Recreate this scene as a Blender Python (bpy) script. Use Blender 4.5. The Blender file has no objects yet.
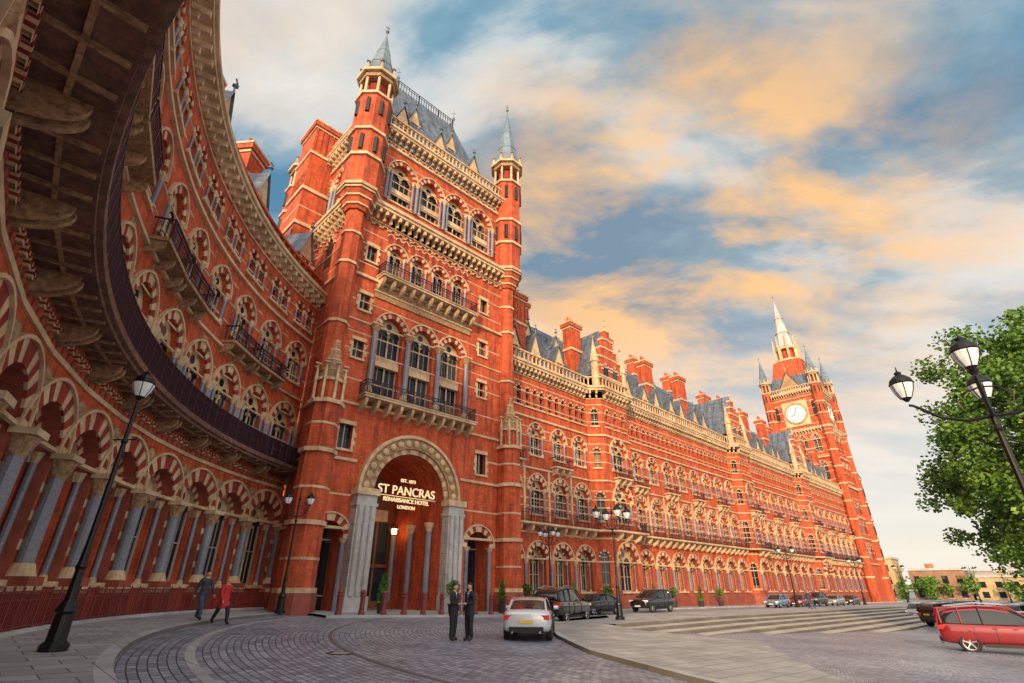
import bpy, bmesh, math, random
from mathutils import Vector, Matrix
random.seed(7)
scene=bpy.context.scene
R=math.radians
# ------------------------------------------------------------------ materials
MATS={}
def newmat(name):
    m=bpy.data.materials.new(name); m.use_nodes=True
    nt=m.node_tree; b=nt.nodes['Principled BSDF']; MATS[name]=m
    return m,nt,b
def N(nt,t,**kw):
    n=nt.nodes.new(t)
    for k,v in kw.items():
        if k=='inp':
            for kk,vv in v.items(): n.inputs[kk].default_value=vv
        else: setattr(n,k,v)
    return n
def ramp(nt,fac,cols):
    r=nt.nodes.new('ShaderNodeValToRGB'); e=r.color_ramp.elements
    while len(e)<len(cols): e.new(0.5)
    for i,(p,c) in enumerate(cols):
        e[i].position=p; e[i].color=(c[0],c[1],c[2],1)
    nt.links.new(fac,r.inputs[0]); return r.outputs[0]
def mix(nt,fac,a,b,mode='MIX'):
    m=nt.nodes.new('ShaderNodeMix'); m.data_type='RGBA'; m.blend_type=mode
    for s,i in ((fac,0),(a,6),(b,7)):
        if hasattr(s,'is_linked') or hasattr(s,'links'): nt.links.new(s,m.inputs[i])
        elif i==0: m.inputs[0].default_value=s
        else: m.inputs[i].default_value=(s[0],s[1],s[2],1)
    return m.outputs[2]
def wallvec(nt):
    g=N(nt,'ShaderNodeNewGeometry')
    cr=N(nt,'ShaderNodeVectorMath',operation='CROSS_PRODUCT'); nt.links.new(g.outputs['True Normal'],cr.inputs[0]); cr.inputs[1].default_value=(0,0,1)
    nm=N(nt,'ShaderNodeVectorMath',operation='NORMALIZE'); nt.links.new(cr.outputs[0],nm.inputs[0])
    dt=N(nt,'ShaderNodeVectorMath',operation='DOT_PRODUCT'); nt.links.new(nm.outputs[0],dt.inputs[0]); nt.links.new(g.outputs['Position'],dt.inputs[1])
    sp=N(nt,'ShaderNodeSeparateXYZ'); nt.links.new(g.outputs['Position'],sp.inputs[0])
    cb=N(nt,'ShaderNodeCombineXYZ'); nt.links.new(dt.outputs['Value'],cb.inputs[0]); nt.links.new(sp.outputs[2],cb.inputs[1])
    return g,cb.outputs[0]
def noise(nt,vec,scale,detail=3,rough=.6,dist=0):
    n=N(nt,'ShaderNodeTexNoise',inp={'Scale':scale,'Detail':detail,'Roughness':rough,'Distortion':dist})
    if vec is not None: nt.links.new(vec,n.inputs['Vector'])
    return n.outputs['Fac']
def bump(nt,b,h,strength=.4,dist=.01):
    bp=N(nt,'ShaderNodeBump',inp={'Strength':strength,'Distance':dist}); nt.links.new(h,bp.inputs['Height']); nt.links.new(bp.outputs[0],b.inputs['Normal'])
def streaks(nt,g,v,c,amt=.5):
    mp_=N(nt,'ShaderNodeMapping'); nt.links.new(v,mp_.inputs[0]); mp_.inputs['Scale'].default_value=(2.2,.22,1)
    n=noise(nt,mp_.outputs[0],1.0,4,.65)
    return mix(nt,1.0,c,ramp(nt,n,[(.34,(amt,amt*.9,amt*.88)),(.56,(1,1,1))]),'MULTIPLY')
def brickmat(name,c1,c2,mort,bw=.23,bh=.075,rough=.85):
    m,nt,b=newmat(name); g,v=wallvec(nt)
    bt=N(nt,'ShaderNodeTexBrick',inp={'Scale':1.0,'Mortar Size':.006,'Mortar Smooth':.3,'Brick Width':bw,'Row Height':bh,'Bias':-.1})
    bt.inputs['Color1'].default_value=(*c1,1); bt.inputs['Color2'].default_value=(*c2,1); bt.inputs['Mortar'].default_value=(*mort,1)
    nt.links.new(v,bt.inputs['Vector'])
    n2=noise(nt,g.outputs['Position'],1.6,4)
    c=mix(nt,1.0,bt.outputs['Color'],ramp(nt,n2,[(.3,(.70,.62,.60)),(.65,(1.1,1.13,1.1))]),'MULTIPLY')
    c=streaks(nt,g,v,c)
    nt.links.new(c,b.inputs['Base Color']); b.inputs['Roughness'].default_value=rough
    bump(nt,b,bt.outputs['Fac'],-.4,.006)
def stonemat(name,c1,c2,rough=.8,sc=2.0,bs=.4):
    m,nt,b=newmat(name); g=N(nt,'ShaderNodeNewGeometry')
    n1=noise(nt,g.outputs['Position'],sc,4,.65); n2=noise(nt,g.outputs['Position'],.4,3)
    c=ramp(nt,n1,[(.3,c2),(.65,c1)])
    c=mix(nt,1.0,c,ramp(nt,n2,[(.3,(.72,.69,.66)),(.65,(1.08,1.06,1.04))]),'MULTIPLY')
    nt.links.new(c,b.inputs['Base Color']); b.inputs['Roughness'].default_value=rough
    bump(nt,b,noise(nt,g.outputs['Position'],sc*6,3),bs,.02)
def plain(name,c,rough=.5,metal=0,coat=0,emi=None,es=0,spec=.5):
    m,nt,b=newmat(name); b.inputs['Base Color'].default_value=(*c,1); b.inputs['Roughness'].default_value=rough; b.inputs['Metallic'].default_value=metal
    b.inputs['Coat Weight'].default_value=coat
    b.inputs['Specular IOR Level'].default_value=spec
    if emi: b.inputs['Emission Color'].default_value=(*emi,1); b.inputs['Emission Strength'].default_value=es
    return m
brickmat('brick',(.66,.105,.027),(.49,.064,.02),(.36,.14,.08))
brickmat('brick_dark',(.38,.035,.016),(.31,.028,.014),(.22,.06,.04))
brickmat('slate',(.16,.20,.28),(.095,.125,.19),(.04,.05,.07),.35,.22,.5)
stonemat('stone',(.72,.54,.35),(.46,.31,.18))
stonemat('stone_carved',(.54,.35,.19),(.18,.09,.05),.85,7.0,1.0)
stonemat('stone_dark',(.24,.12,.08),(.08,.04,.03),.85,4.0,.8)  # dark brown stone for the wing balcony slab and pier joints
stonemat('stone_grey',(.50,.50,.52),(.36,.36,.38),.75)
stonemat('stone_red',(.36,.085,.05),(.22,.05,.035),.6)
stonemat('granite',(.25,.27,.34),(.14,.155,.21),.35,14,.05)
stonemat('lead',(.18,.24,.32),(.11,.16,.22),.45)
plain('iron',(.04,.015,.03),.5,.3)
plain('iron_black',(.012,.012,.014),.35,.4)
plain('rail_red',(.18,.028,.028),.5)
plain('gold',(.8,.58,.3),.35,.5,emi=(1,.75,.42),es=.7)
plain('dark',(.012,.011,.011),.6)
plain('wood',(.20,.075,.03),.5)
plain('frame',(.36,.33,.28),.6)
plain('dial',(.9,.87,.76),.5)
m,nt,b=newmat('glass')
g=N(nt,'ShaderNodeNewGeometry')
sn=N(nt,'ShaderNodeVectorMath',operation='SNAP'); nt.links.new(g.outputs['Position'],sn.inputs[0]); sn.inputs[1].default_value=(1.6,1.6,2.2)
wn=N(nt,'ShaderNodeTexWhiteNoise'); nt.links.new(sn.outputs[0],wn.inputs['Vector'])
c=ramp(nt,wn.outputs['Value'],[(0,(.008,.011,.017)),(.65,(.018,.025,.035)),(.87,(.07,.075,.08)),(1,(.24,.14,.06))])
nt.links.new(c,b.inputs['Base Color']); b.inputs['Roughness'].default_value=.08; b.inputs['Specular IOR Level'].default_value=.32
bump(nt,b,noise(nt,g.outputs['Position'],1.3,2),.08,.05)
plain('warm_light',(1,.6,.25),.5,emi=(1,.52,.18),es=26)
plain('lamp_glass',(.72,.76,.78),.15,emi=(1,.95,.85),es=.06)
plain('tyre',(.015,.015,.016),.8); plain('rim',(.45,.46,.48),.3,.9)
plain('car_glass',(.012,.015,.018),.05,0,spec=.8)
plain('paint_white',(.60,.65,.72),.22,.2,1); plain('paint_black',(.010,.011,.014),.2,.2,1); plain('paint_red',(.24,.008,.014),.25,.2,1)
plain('paint_blue',(.16,.26,.40),.25,.3,1); plain('paint_silver',(.38,.41,.45),.3,.5,1); plain('paint_navy',(.015,.025,.07),.25,.2,1)
plain('tail',(.4,.01,.01),.2,emi=(1,.05,.02),es=.15); plain('head',(.8,.82,.85),.1); plain('plate_y',(.75,.5,.05),.5); plain('plate_w',(.75,.75,.72),.5)
plain('chrome',(.6,.6,.62),.15,1)
plain('skin',(.52,.30,.21),.55); plain('hair_dark',(.02,.014,.01),.7); plain('hair_blond',(.35,.22,.10),.7)
plain('suit',(.014,.015,.022),.8); plain('shirt',(.75,.75,.75),.7); plain('coat_red',(.50,.015,.022),.7); plain('jeans',(.05,.075,.13),.85); plain('jacket_grey',(.04,.045,.06),.8); plain('shoe',(.012,.01,.01),.4)
# ------------------------------------------------------------------ mesh buffer
def empty(name,loc=(0,0,0),parent=None):
    e=bpy.data.objects.new(name,None); scene.collection.objects.link(e); e.location=loc
    if parent: e.parent=parent
    e.empty_display_size=.2
    return e
class MB:
    def __init__(s): s.v=[]; s.f=[]; s.m=[]; s.names=[]
    def mi(s,n):
        if n not in s.names: s.names.append(n)
        return s.names.index(n)
    def q(s,pts,mat):
        i=len(s.v); s.v.extend(pts); s.f.append(tuple(range(i,i+len(pts)))); s.m.append(s.mi(mat))
    def box(s,M,s0,s1,o0,o1,z0,z1,mat):
        p=[M(a,o,z) for z in (z0,z1) for o in (o0,o1) for a in (s0,s1)]
        i=len(s.v); s.v.extend(p); k=s.mi(mat)
        for f in ((0,1,3,2),(4,6,7,5),(0,4,5,1),(2,3,7,6),(0,2,6,4),(1,5,7,3)):
            s.f.append(tuple(i+j for j in f)); s.m.append(k)
    def cyl(s,M,a,o,z0,z1,r0,r1,mat,n=8,rot=.5):
        i=len(s.v); k=s.mi(mat)
        for z,r in ((z0,r0),(z1,r1)):
            for j in range(n):
                t=(j+rot)*2*math.pi/n; s.v.append(M(a+r*math.cos(t),o+r*math.sin(t),z))
        for j in range(n):
            j2=(j+1)%n; s.f.append((i+j,i+j2,i+n+j2,i+n+j)); s.m.append(k)
        s.f.append(tuple(i+j for j in range(n))[::-1]); s.m.append(k)
        if r1>.001: s.f.append(tuple(i+n+j for j in range(n))); s.m.append(k)
    def lathe(s,M,a,o,prof,mat,n=12,mats=None):
        for i in range(len(prof)-1):
            (r0,z0),(r1,z1)=prof[i],prof[i+1]; mt=mats[i] if mats else mat
            k=s.mi(mt); b=len(s.v)
            for z,r in ((z0,r0),(z1,r1)):
                for j in range(n):
                    t=(j+.5)*2*math.pi/n; s.v.append(M(a+r*math.cos(t),o+r*math.sin(t),z))
            for j in range(n):
                j2=(j+1)%n; s.f.append((b+j,b+j2,b+n+j2,b+n+j)); s.m.append(k)
    def tube(s,pts,rads,mat,n=6):
        k=s.mi(mat); rings=[]
        for i,p in enumerate(pts):
            p=Vector(p); a=Vector(pts[max(0,i-1)]); b=Vector(pts[min(len(pts)-1,i+1)])
            t=(b-a).normalized(); up=Vector((0,0,1)) if abs(t.z)<.9 else Vector((1,0,0))
            x=t.cross(up).normalized(); y=x.cross(t)
            r=rads[i] if isinstance(rads,(list,tuple)) else rads
            i0=len(s.v)
            for j in range(n):
                an=2*math.pi*j/n; s.v.append(tuple(p+x*r*math.cos(an)+y*r*math.sin(an)))
            rings.append(i0)
        for a,b in zip(rings,rings[1:]):
            for j in range(n):
                j2=(j+1)%n; s.f.append((a+j,a+j2,b+j2,b+j)); s.m.append(k)
        s.f.append(tuple(rings[0]+j for j in range(n))); s.m.append(k)
        s.f.append(tuple(rings[-1]+j for j in range(n))); s.m.append(k)
    def sweep(s,path,prof,mat,mats=None):
        n=len(path); k=s.mi(mat)
        ns=[]
        for i in range(n-1):
            dx=path[i+1][0]-path[i][0]; dy=path[i+1][1]-path[i][1]; l=math.hypot(dx,dy); ns.append((dy/l,-dx/l))
        base=len(s.v)
        for i in range(n):
            if i==0: m=ns[0]
            elif i==n-1: m=ns[-1]
            else:
                a,b=ns[i-1],ns[i]; dd=1+a[0]*b[0]+a[1]*b[1]; m=((a[0]+b[0])/dd,(a[1]+b[1])/dd)
            for (o,z) in prof: s.v.append((path[i][0]+m[0]*o,path[i][1]+m[1]*o,z))
        L=len(prof)
        for i in range(n-1):
            for j in range(L-1):
                a=base+i*L+j; s.f.append((a,a+1,a+L+1,a+L)); s.m.append(s.mi(mats[j]) if mats else k)
        for i in (0,n-1):
            s.f.append(tuple(base+i*L+j for j in range(L))); s.m.append(k)
    def build(s,name,parent=None,smooth=False):
        me=bpy.data.meshes.new(name); me.from_pydata(s.v,[],s.f)
        for n in s.names: me.materials.append(MATS[n])
        me.polygons.foreach_set('material_index',s.m)
        if smooth: me.polygons.foreach_set('use_smooth',[True]*len(s.f))
        me.update(); ob=bpy.data.objects.new(name,me); scene.collection.objects.link(ob)
        if parent: ob.parent=parent
        return ob
class Seg:
    def __init__(s,p0,p1):
        s.p=p0; dx=p1[0]-p0[0]; dy=p1[1]-p0[1]; s.L=math.hypot(dx,dy); s.d=(dx/s.L,dy/s.L); s.n=(s.d[1],-s.d[0])
    def __call__(s,a,o,z): return (s.p[0]+s.d[0]*a+s.n[0]*o, s.p[1]+s.d[1]*a+s.n[1]*o, z)
ID=lambda x,y,z:(x,y,z)
# ------------------------------------------------------------------ frames
D=(.7133,.7009); NN=(.7009,-.7133); O=(-1.3,45.0)
def F(s,o): return (O[0]+D[0]*s+NN[0]*o, O[1]+D[1]*s+NN[1]*o)
def segs(path): return [Seg(a,b) for a,b in zip(path,path[1:])]
def sstep(x): x=max(0,min(1,x)); return x*x*(3-2*x)
def AD(x,y): return (.7133*x+.7009*y, -.7009*x+.7133*y)
def XY(a,dl): return (.7133*a-.7009*dl, .7009*a+.7133*dl)
def gzB(a,x): return (-.035*max(x,-25) if x<0 else 0)-.007*max(0,min(a,150)-35)
def gz(x,y):
    a,dl=AD(x,y); zA=-.035*max(-25,min(x,30)); zB=gzB(a,x)
    t=sstep((a-20)/6); lo=12+4.5*t; hi=19-1.2*t
    f=sstep((dl-lo)/(hi-lo)); return zA+(zB-zA)*f
# ------------------------------------------------------------------ gothic kit
def arch(a,k,n,t=0):
    Rr=2*a*k; cx=Rr-a; R2=Rr+t; be=math.acos(max(-1,min(1,-cx/R2)))
    L=[]
    for i in range(n+1):
        th=math.pi-(math.pi-be)*i/n; L.append((cx+R2*math.cos(th),R2*math.sin(th)))
    L[-1]=(0,L[-1][1])
    return L+[(-x,z) for x,z in L[-2::-1]]
def ring(mb,M,sc,zs,a,t,k,o,p,n,mats):
    I=arch(a,k,n); U=arch(a,k,n,t); L=len(I)-1
    for i in range(L):
        mt=mats[min(i,L-1-i)%len(mats)]
        a0,a1,b0,b1=I[i],I[i+1],U[i],U[i+1]
        f=lambda q,oo:M(sc+q[0],oo,zs+q[1])
        mb.q([f(a0,o+p),f(a1,o+p),f(b1,o+p),f(b0,o+p)],mt)
        mb.q([f(b0,o+p),f(b1,o+p),f(b1,o-.02),f(b0,o-.02)],mt)
        mb.q([f(a0,o+p),f(a1,o+p),f(a1,o-.02),f(a0,o-.02)],mt)
def bay(mb,M,s0,s1,sc,zb,zt,a,z0,zs,k=.5,dep=.35,o=0,rt=.3,rp=.06,n=6,wall='brick',mats=('stone','brick_dark'),hood=True,cols=0,tr=0,sill=True,rect=False,glass=True,order=0,colmat='granite'):
    w=lambda x,z,oo=o:M(sc+x,oo,z)
    x0=s0-sc; x1=s1-sc
    A=[(-a,0),(a,0)] if rect else arch(a,k,n)
    if z0>zb: mb.q([w(x0,zb),w(x1,zb),w(x1,z0),w(x0,z0)],wall)
    else: z0=zb
    mb.q([w(x0,z0),w(-a,z0),w(-a,zs),w(x0,zs)],wall); mb.q([w(a,z0),w(x1,z0),w(x1,zs),w(a,zs)],wall)
    mb.q([w(x0,zs),w(-a,zs),w(-a,zt),w(x0,zt)],wall); mb.q([w(a,zs),w(x1,zs),w(x1,zt),w(a,zt)],wall)
    for (xa,za),(xb,zc) in zip(A,A[1:]): mb.q([w(xa,zs+za),w(xb,zs+zc),w(xb,zt),w(xa,zt)],wall)
    per=[(-a,z0-zs)]+A+[(a,z0-zs)]
    for (xa,za),(xb,zc) in zip(per,per[1:]): mb.q([w(xa,zs+za),w(xb,zs+zc),w(xb,zs+zc,o-dep),w(xa,zs+za,o-dep)],'stone_red' if order else wall)
    if z0>zb: mb.q([w(-a,z0),w(a,z0),w(a,z0,o-dep),w(-a,z0,o-dep)],'stone')
    gi=a; od=o-dep
    if order:
        t=order; ai=a-t; B=arch(ai,k,n)
        ring(mb,M,sc,zs,ai,t-.01,k,o-dep+.02,.04,n,mats[::-1])
        for x_,y_ in ((-a,-ai),(ai,a)):
            mb.box(M,sc+x_+.003,sc+y_-.003,o-dep-.3,o-dep+.06,z0+.003,zs,wall)
            mb.box(M,sc+x_+.003,sc+y_-.003,o-dep-.2,o-dep+.12,zs-.35,zs,'stone')
            mb.cyl(M,sc+(x_+y_)/2,o-dep+.2,z0+.2,zs-.35,t*.33,t*.33,colmat,8)
            mb.cyl(M,sc+(x_+y_)/2,o-dep+.2,zs-.35,zs-.02,t*.33,t*.6,'stone',8)
            mb.cyl(M,sc+(x_+y_)/2,o-dep+.2,z0,z0+.2,t*.55,t*.38,'stone',8)
        for (xa,za),(xb,zc) in zip(B,B[1:]): mb.q([w(xa,zs+za,od+.02),w(xb,zs+zc,od+.02),w(xb,zs+zc,od-.3),w(xa,zs+za,od-.3)],'stone')
        gi=ai; od=o-dep-.3; A=B
    if glass:
        gp=[(-gi,z0-zs)]+A+[(gi,z0-zs)] if not rect else [(-a,z0-zs),(-a,0),(a,0),(a,z0-zs)]
        mb.q([w(x,zs+z,od) for x,z in gp],'glass')
    if not rect:
        if rt>0: ring(mb,M,sc,zs,a,rt,k,o,rp,n,mats)
        if hood: 
            Rr=arch(a,k,n,rt); U=arch(a,k,n,rt+.1); hp=rp+.09
            for i in range(len(Rr)-1):
                f=lambda q,oo:M(sc+q[0],oo,zs+q[1])
                mb.q([f(Rr[i],o+hp),f(Rr[i+1],o+hp),f(U[i+1],o+hp),f(U[i],o+hp)],'stone')
                mb.q([f(U[i],o+hp),f(U[i+1],o+hp),f(U[i+1],o),f(U[i],o)],'stone')
                mb.q([f(Rr[i],o+hp),f(Rr[i+1],o+hp),f(Rr[i+1],o+rp),f(Rr[i],o+rp)],'stone')
    else:
        mb.box(M,sc-a-.2,sc+a+.2,o-.05,o+.05,zs,zs+.28,'stone')
        for sx in (-1,1):
            zz=z0; j=0
            while zz<zs-.2:
                wd=.3 if j%2 else .16
                xx=sorted((sx*a,sx*(a+wd))); mb.box(M,sc+xx[0],sc+xx[1],o-.05,o+.03,zz,min(zs,zz+.3),'stone'); zz+=.3; j+=1
        mb.box(M,sc-.04,sc+.04,od,od+.1,z0,zs,'frame')
    if sill and z0>zb: mb.box(M,sc-a-.18,sc+a+.18,o-.1,o+.14,z0-.16,z0,'stone')
    if cols:
        for sx in (-1,1):
            mb.cyl(M,sc+sx*(a+.02),o+.05,z0+.15,zs-.28,cols,cols,colmat,8)
            mb.cyl(M,sc+sx*(a+.02),o+.05,zs-.28,zs-.005,cols,cols*1.9,'stone',8)
            mb.cyl(M,sc+sx*(a+.02),o+.05,z0,z0+.15,cols*1.7,cols*1.2,'stone',8)
    if tr and glass:
        b=gi/2-.07; zsub=zs-.15*gi; ot=od+.12
        subz=lambda x:(lambda q:(zsub+math.sqrt(max(0,b*b*1.6-(abs(q)+b*.265)**2)) if abs(q)<b else zsub))(abs(x)-gi/2)
        Rr=2*gi*k; cx=Rr-gi
        top=lambda x: zs+math.sqrt(max(0,Rr*Rr-(abs(x)+cx)**2))
        xs=[-gi+2*gi*i/20 for i in range(21)]
        for xa,xb in zip(xs,xs[1:]):
            ya,yb=subz(xa),subz(xb); ta,tb=max(top(xa),ya),max(top(xb),yb)
            mb.q([w(xa,ya,ot),w(xb,yb,ot),w(xb,tb,ot),w(xa,ta,ot)],'stone')
        zc=zsub+b*1.75; rr=gi*.24
        pr=[(math.cos(j*math.pi/5)*rr,math.sin(j*math.pi/5)*rr) for j in range(10)]
        mb.q([w(x,zc+z,ot+.02) for x,z in pr],'glass')
        mb.cyl(M,sc,ot,z0,zsub,.07,.07,'stone' ,6)
        mb.box(M,sc-.13,sc+.13,ot-.08,ot+.1,zsub-.2,zsub+.003,'stone')
        for sx in (-1,1):
            mb.box(M,sc+sx*gi/2-.02,sc+sx*gi/2+.02,od,od+.06,z0,zsub,'frame')
            mb.box(M,sc+sx*(gi-.05)-.05,sc+sx*(gi-.05)+.05,od,od+.07,z0,zsub,'frame')
        mb.box(M,sc-gi,sc+gi,od,od+.05,z0+(zsub-z0)*.55,z0+(zsub-z0)*.55+.06,'frame')
        mb.box(M,sc-gi,sc+gi,od,od+.06,z0,z0+.12,'frame')
    elif glass and not rect:
        mb.box(M,sc-.025,sc+.025,od,od+.07,z0,zs+gi*.9,'frame')
        mb.box(M,sc-gi,sc+gi,od,od+.06,zs-.05,zs+.03,'frame')
        mb.box(M,sc-gi,sc+gi,od,od+.05,z0+(zs-z0)*.5,z0+(zs-z0)*.5+.05,'frame')
def brackets(mb,sg,z0,z1,out,sp,wd=.14,mat='stone',margin=.1,o=0):
    n=max(1,int((sg.L-2*margin)/sp)); st=(sg.L-2*margin)/n
    for i in range(n):
        c=margin+st*(i+.5)
        mb.box(sg,c-wd/2,c+wd/2,o-.02,o+out,(z0+z1)/2,z1,mat)
        mb.box(sg,c-wd/2+.01,c+wd/2-.01,o-.02,o+out*.5,z0,(z0+z1)/2,mat)
def bigcorbel(mb,M,c,z1,out,h,wd=.32,mat='stone'):
    n=6; pts=[(0,z1-h)]+[(out*.95*math.sin(math.pi/2*j/n)**1.3 if j else .06,z1-h+h*.86*(1-math.cos(math.pi/2*j/n))) for j in range(n+1)]+[(out*.95,z1-.002),(0,z1-.002)]
    for sx in (-1,1): mb.q([M(c+sx*wd/2,o,z) for o,z in pts],mat)
    for (o0,z0_),(o1,z1_) in zip(pts,pts[1:]): mb.q([M(c-wd/2,o0,z0_),M(c+wd/2,o0,z0_),M(c+wd/2,o1,z1_),M(c-wd/2,o1,z1_)],mat)
def iron_rail(mb,path,z,h,o,sp=.16,mat='iron',thin=.014):
    mb.sweep(path,[(o-.03,z+h-.05),(o+.03,z+h-.05),(o+.03,z+h),(o-.03,z+h),(o-.03,z+h-.05)],mat)
    mb.sweep(path,[(o-.02,z+.08),(o+.02,z+.08),(o+.02,z+.12),(o-.02,z+.12),(o-.02,z+.08)],mat)
    mb.sweep(path,[(o-.02,z+h*.72),(o+.02,z+h*.72),(o+.02,z+h*.72+.04),(o-.02,z+h*.72+.04),(o-.02,z+h*.72)],mat)
    for sg in segs(path):
        n=max(1,int(sg.L/sp)); st=sg.L/n
        for i in range(n):
            c=st*(i+.5); t=thin*(2.2 if i%8==0 else 1)
            mb.box(sg,c-t,c+t,o-t,o+t,z,z+h-.05,mat)
def parapet(mb,path,z,h,o=0,sp=.5,mat='stone'):
    mb.sweep(path,[(o-.15,z),(o+.15,z),(o+.15,z+.18),(o-.15,z+.18)],mat)
    mb.sweep(path,[(o-.18,z+h-.18),(o+.2,z+h-.18),(o+.22,z+h-.02),(o,z+h+.05),(o-.18,z+h-.02),(o-.18,z+h-.18)],mat)
    for sg in segs(path):
        n=max(1,int(sg.L/sp)); st=sg.L/n
        for i in range(n):
            c=st*(i+.5); mb.cyl(sg,c,o,z+.18,z+h-.18,.085,.085,mat,5)
            mb.box(sg,c-.14,c+.14,o-.1,o+.1,z+h-.36,z+h-.182,mat)
def cornice(mb,path,z0,z1,out,sp=.55,mat='stone',top='stone'):
    h=z1-z0
    mb.sweep(path,[(0,z0-.12),(.1,z0-.12),(.1,z0),(0,z0)],mat)
    for sg in segs(path): brackets(mb,sg,z0,z0+h*.6,out*.8,sp,.2,mat,margin=.15)
    mb.sweep(path,[(0,z0+h*.6),(out*.85,z0+h*.6),(out*.85,z0+h*.75),(out,z0+h*.8),(out,z1),(-.3,z1+.04)],top)
def string(mb,path,z,h=.2,out=.12,mat='stone'):
    mb.sweep(path,[(0,z),(out,z+.03),(out,z+h-.05),(0,z+h)],mat)
def chimney(mb,M,s,o,z0,z1,w=2.2,dp=1.1):
    mb.box(M,s-w/2,s+w/2,o-dp/2,o+dp/2,z0,z1-1.0,'brick')
    mb.box(M,s-w/2-.12,s+w/2+.12,o-dp/2-.12,o+dp/2+.12,z0+(z1-z0)*.45,z0+(z1-z0)*.45+.3,'stone')
    mb.box(M,s-w/2-.1,s+w/2+.1,o-dp/2-.1,o+dp/2+.1,z1-1.0,z1-.75,'stone')
    mb.box(M,s-w/2-.25,s+w/2+.25,o-dp/2-.25,o+dp/2+.25,z1-.75,z1-.3,'brick')
    mb.box(M,s-w/2-.3,s+w/2+.3,o-dp/2-.3,o+dp/2+.3,z1-.3,z1-.1,'stone')
    for i in range(int(w/.5)):
        mb.cyl(M,s-w/2+.3+i*.5,o,z1-.1,z1+.75,.17,.13,'brick',8)
    for i in range(int(w/.55)+1):
        c=s-w/2+.1+i*(w-.2)/int(w/.55); mb.box(M,c-.09,c+.09,o-dp/2-.07,o+dp/2+.07,z0+(z1-z0)*.5,z1-1.0,'brick')
def finial(mb,M,s,o,z,h,mat='lead'):
    mb.cyl(M,s,o,z,z+h,.07,.015,mat,5)
    mb.lathe(M,s,o,[(0,z+h*.35),(.2,z+h*.45),(.2,z+h*.5),(0,z+h*.6)],mat,6)
    mb.box(M,s-.22,s+.22,o-.03,o+.03,z+h*.75,z+h*.75+.06,mat)
def spirelet(mb,M,s,o,z0,r,hb,hs,mat='lead',body='stone',n=8):
    mb.cyl(M,s,o,z0,z0+hb,r,r,body,n); mb.cyl(M,s,o,z0+hb,z0+hb+.25,r*1.25,r*1.25,'stone',n)
    mb.cyl(M,s,o,z0+hb+.25,z0+hb+.25+hs,r*1.15,.04,mat,n); finial(mb,M,s,o,z0+hb+hs,hs*.3,mat)
def dormer(mb,M,s,o,z,w=1.5,h=1.7,dep=3.0,rh=1.9):
    mb.box(M,s-w/2,s+w/2,o-dep,o,z,z+h,'brick')
    mb.box(M,s-w*.3,s+w*.3,o-.02,o+.03,z+.3,z+h-.15,'glass')
    mb.box(M,s-.05,s+.05,o,o+.08,z+.3,z+h-.15,'stone')
    for sx in (-1,1): mb.box(M,s+sx*w*.38-.09,s+sx*w*.38+.09,o,o+.08,z,z+h,'stone')
    mb.box(M,s-w/2-.08,s+w/2+.08,o-.1,o+.12,z+h,z+h+.15,'stone')
    z1=z+h+.15; e=w/2+.15
    mb.q([M(s-w/2,o+.04,z1),M(s+w/2,o+.04,z1),M(s,o+.04,z1+rh)],'stone')
    mb.q([M(s-e,o+.2,z1-.1),M(s,o+.2,z1+rh+.15),M(s,o-dep-1.5,z1+rh+.15),M(s-e,o-dep,z1-.1)],'slate')
    mb.q([M(s+e,o+.2,z1-.1),M(s,o+.2,z1+rh+.15),M(s,o-dep-1.5,z1+rh+.15),M(s+e,o-dep,z1-.1)],'slate')
    finial(mb,M,s,o+.1,z1+rh,1.3)
def gable(mb,M,s,o,z,w,h,th=.6):
    n=5
    mb.box(M,s-w/2,s+w/2,o-th,o,z,z+1.6,'brick')
    for i in range(n):
        f=1-i/n; mb.box(M,s-w/2*f,s+w/2*f,o-th+.003*i,o-.003*i,z+1.6+h*i/n,z+1.6+h*(i+1)/n,'brick')
        for sx in (-1,1): mb.box(M,s+sx*(w/2*f-.25)-.3,s+sx*(w/2*f-.25)+.3,o-th-.05,o+.09,z+1.6+h*(i+1)/n-.05,z+1.6+h*(i+1)/n+.22,'stone')
        mb.box(M,s-w/2*f+.1,s+w/2*f-.1,o,o+.04,z+1.6+h*i/n+.1,z+1.6+h*i/n+.3,'stone')
    for dx in (-w*.17,w*.17):
        A=arch(.5,.8,5); pts=[(-.5,-1.5)]+A+[(.5,-1.5)]
        mb.q([M(s+dx+x,o+.03,z+2.6+zz) for x,zz in pts],'glass')
        ring(mb,M,s+dx,z+2.6,.5,.28,.8,o,.1,5,('stone','brick_dark'))
    for sx in (-1,1):
        spirelet(mb,M,s+sx*(w/2+.1),o-.2,z,.45,3.2,2.8,'stone')
    finial(mb,M,s,o-.2,z+1.6+h,2.2,'stone')
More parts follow.
